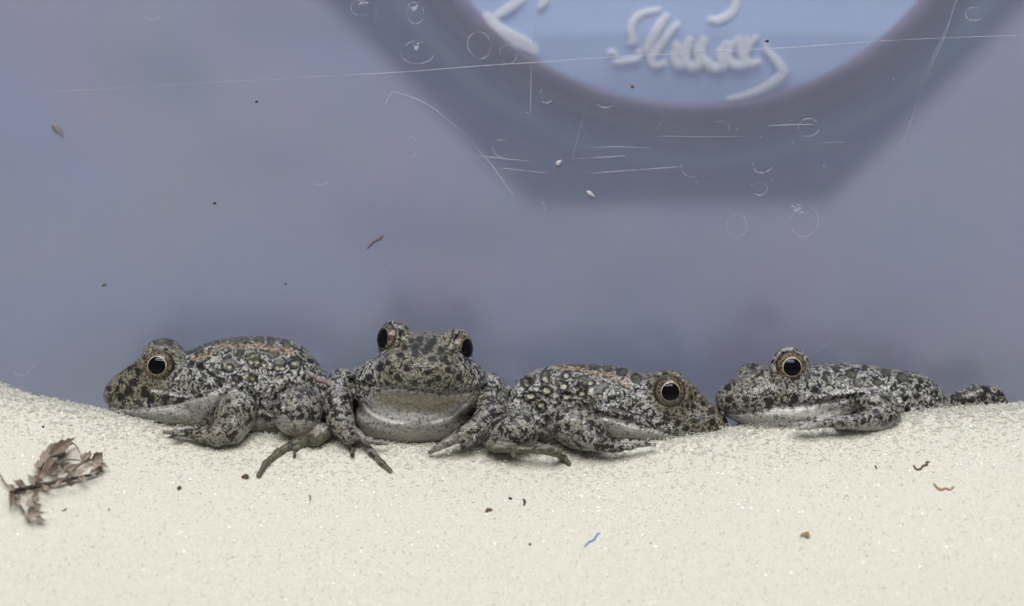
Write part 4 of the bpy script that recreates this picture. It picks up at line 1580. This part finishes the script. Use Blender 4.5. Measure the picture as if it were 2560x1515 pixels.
# on the wall
husk('seed_husk', (131, 309), (158, 342), 9, grey_m, 'grey pointed seed husk stuck on the clear wall at upper left', 'seed')
strand('wood_splinter', [(919, 621), (935, 604), (948, 598), (959, 588)], 3.2, brown_m, 'thin brown splinter stuck to the wall above the camera-facing frog', 'splinter', on_foam=False)
husk('pale_flake', (1390, 413), (1404, 400), 6.5, palef_m, 'small square whitish flake on the wall beside a bright short scratch', 'flake')
husk('pale_flake', (1466, 478), (1487, 492), 6, palef_m, 'small pointed whitish flake on the wall near the bottom edge of the blue octagon', 'flake')
for i, (x, y, r, m_, lab) in enumerate([(261, 712, 4.2, crumb_m, 'tiny red-brown speck on the wall above the leftmost frog'),
                                        (537, 508, 3.5, blk_m, 'tiny dark speck on the bare lavender wall, halfway up at left of centre'),
                                        (641, 254, 3.2, blk_m, 'tiny dark speck on the wall, just under the long scratch at left'),
                                        (1582, 217, 4.0, crumb_m, 'tiny brown speck over the lower part of the round blue window'),
                                        (1918, 103, 4.2, blk_m, 'tiny black speck at the end of the script lettering in the round window'),
                                        (714, 710, 2.8, blk_m, 'tiny dark speck on the wall between the first two frogs from left')]):
    lump('dirt_speck', on_plane(x, y, YW - 2), r * S, m_, lab, 'speck', 300 + i, (1.2, 0.5, 0.8), bits=2)
# on the foam
FC = [(612, 1192, 9, crumb_m, 'dark brown flat crumb on the foam left of the longest toe', (1.4, 0.8, 0.7), 0.6),
      (449, 1222, 7.5, crumb_m, 'brown crumb on the foam below the leftmost frog', (0.9, 0.8, 1.1), 0.0),
      (1222, 1275, 8, crumb_m, 'rounded dark brown crumb at mid foam, lowest of a trio', (1.0, 0.8, 0.8), 0.2),
      (1276, 1246, 5, blk_m, 'small black crumb at mid foam, topmost of a trio', (1.1, 0.8, 0.7), -0.6),
      (2011, 1337, 9, tan_m, 'tan angular crumb low on the right side of the foam', (1.3, 0.9, 0.7), 0.3),
      (107, 1068, 3.5, blk_m, 'tiny black dot on the foam above the moss sprig', (1, 1, 1), 0.0),
      (1325, 1361, 4, blk_m, 'tiny dark crumb on the foam left of the blue fibre', (0.7, 0.8, 1.2), 0.3),
      (1627, 1358, 3.6, tan_m, 'tiny tan crumb on the foam right of the blue fibre', (1.2, 0.8, 0.6), 0.0),
      (272, 1275, 3.6, tan_m, 'tiny tan speck on the foam right of the moss sprig', (0.6, 0.8, 1.4), -0.3),
      (1000, 872 + 0, 0, tan_m, '', (1, 1, 1), 0)]
for i, (x, y, r, m_, lab, stv, rot) in enumerate(FC):
    if r == 0:
        continue
    lump('crumb', foam_pt(x, y, r * 0.4), r * 0.8 * S, m_, lab, 'crumb', 500 + i, stv, rot=rot, bits=4 if r > 6 else 2)
strand('plant_fibre', [(1308, 1247), (1312, 1254), (1310, 1264)], 3.0, blk_m, 'short dark curved fibre at mid foam, rightmost of a trio', 'fibre')
strand('plant_fibre', [(774, 1236), (776, 1245), (775, 1252)], 1.6, blk_m, 'thin dark upright hair on the foam below the gap between the two left frogs', 'fibre')
strand('plant_fibre', [(2188, 1163), (2190, 1168), (2192, 1173)], 1.8, blk_m, 'tiny dark upright hair on the foam below the rightmost frog', 'fibre')
strand('plant_fibre', [(155, 1278), (162, 1275), (167, 1271)], 1.8, blk_m, 'tiny dark slanting hair on the foam below the moss sprig', 'fibre')
strand('curled_husk', [(2284, 1163), (2290, 1172), (2300, 1173), (2308, 1164), (2318, 1162), (2316, 1155), (2325, 1155)], 2.8, crumb_m, 'upper of two curly brown husks on the foam at right', 'husk', lift=4)
strand('curled_husk', [(2334, 1208), (2342, 1218), (2352, 1224), (2364, 1221), (2376, 1224), (2385, 1216)], 2.8, tan_m, 'lower paler curly husk on the foam at right', 'husk', lift=4)
strand('blue_fibre', [(1462, 1366), (1472, 1356), (1484, 1350), (1492, 1338), (1500, 1332)], 2.2, bluef_m, 'bright blue fibre lying on the foam at the bottom centre', 'fibre', lift=3)
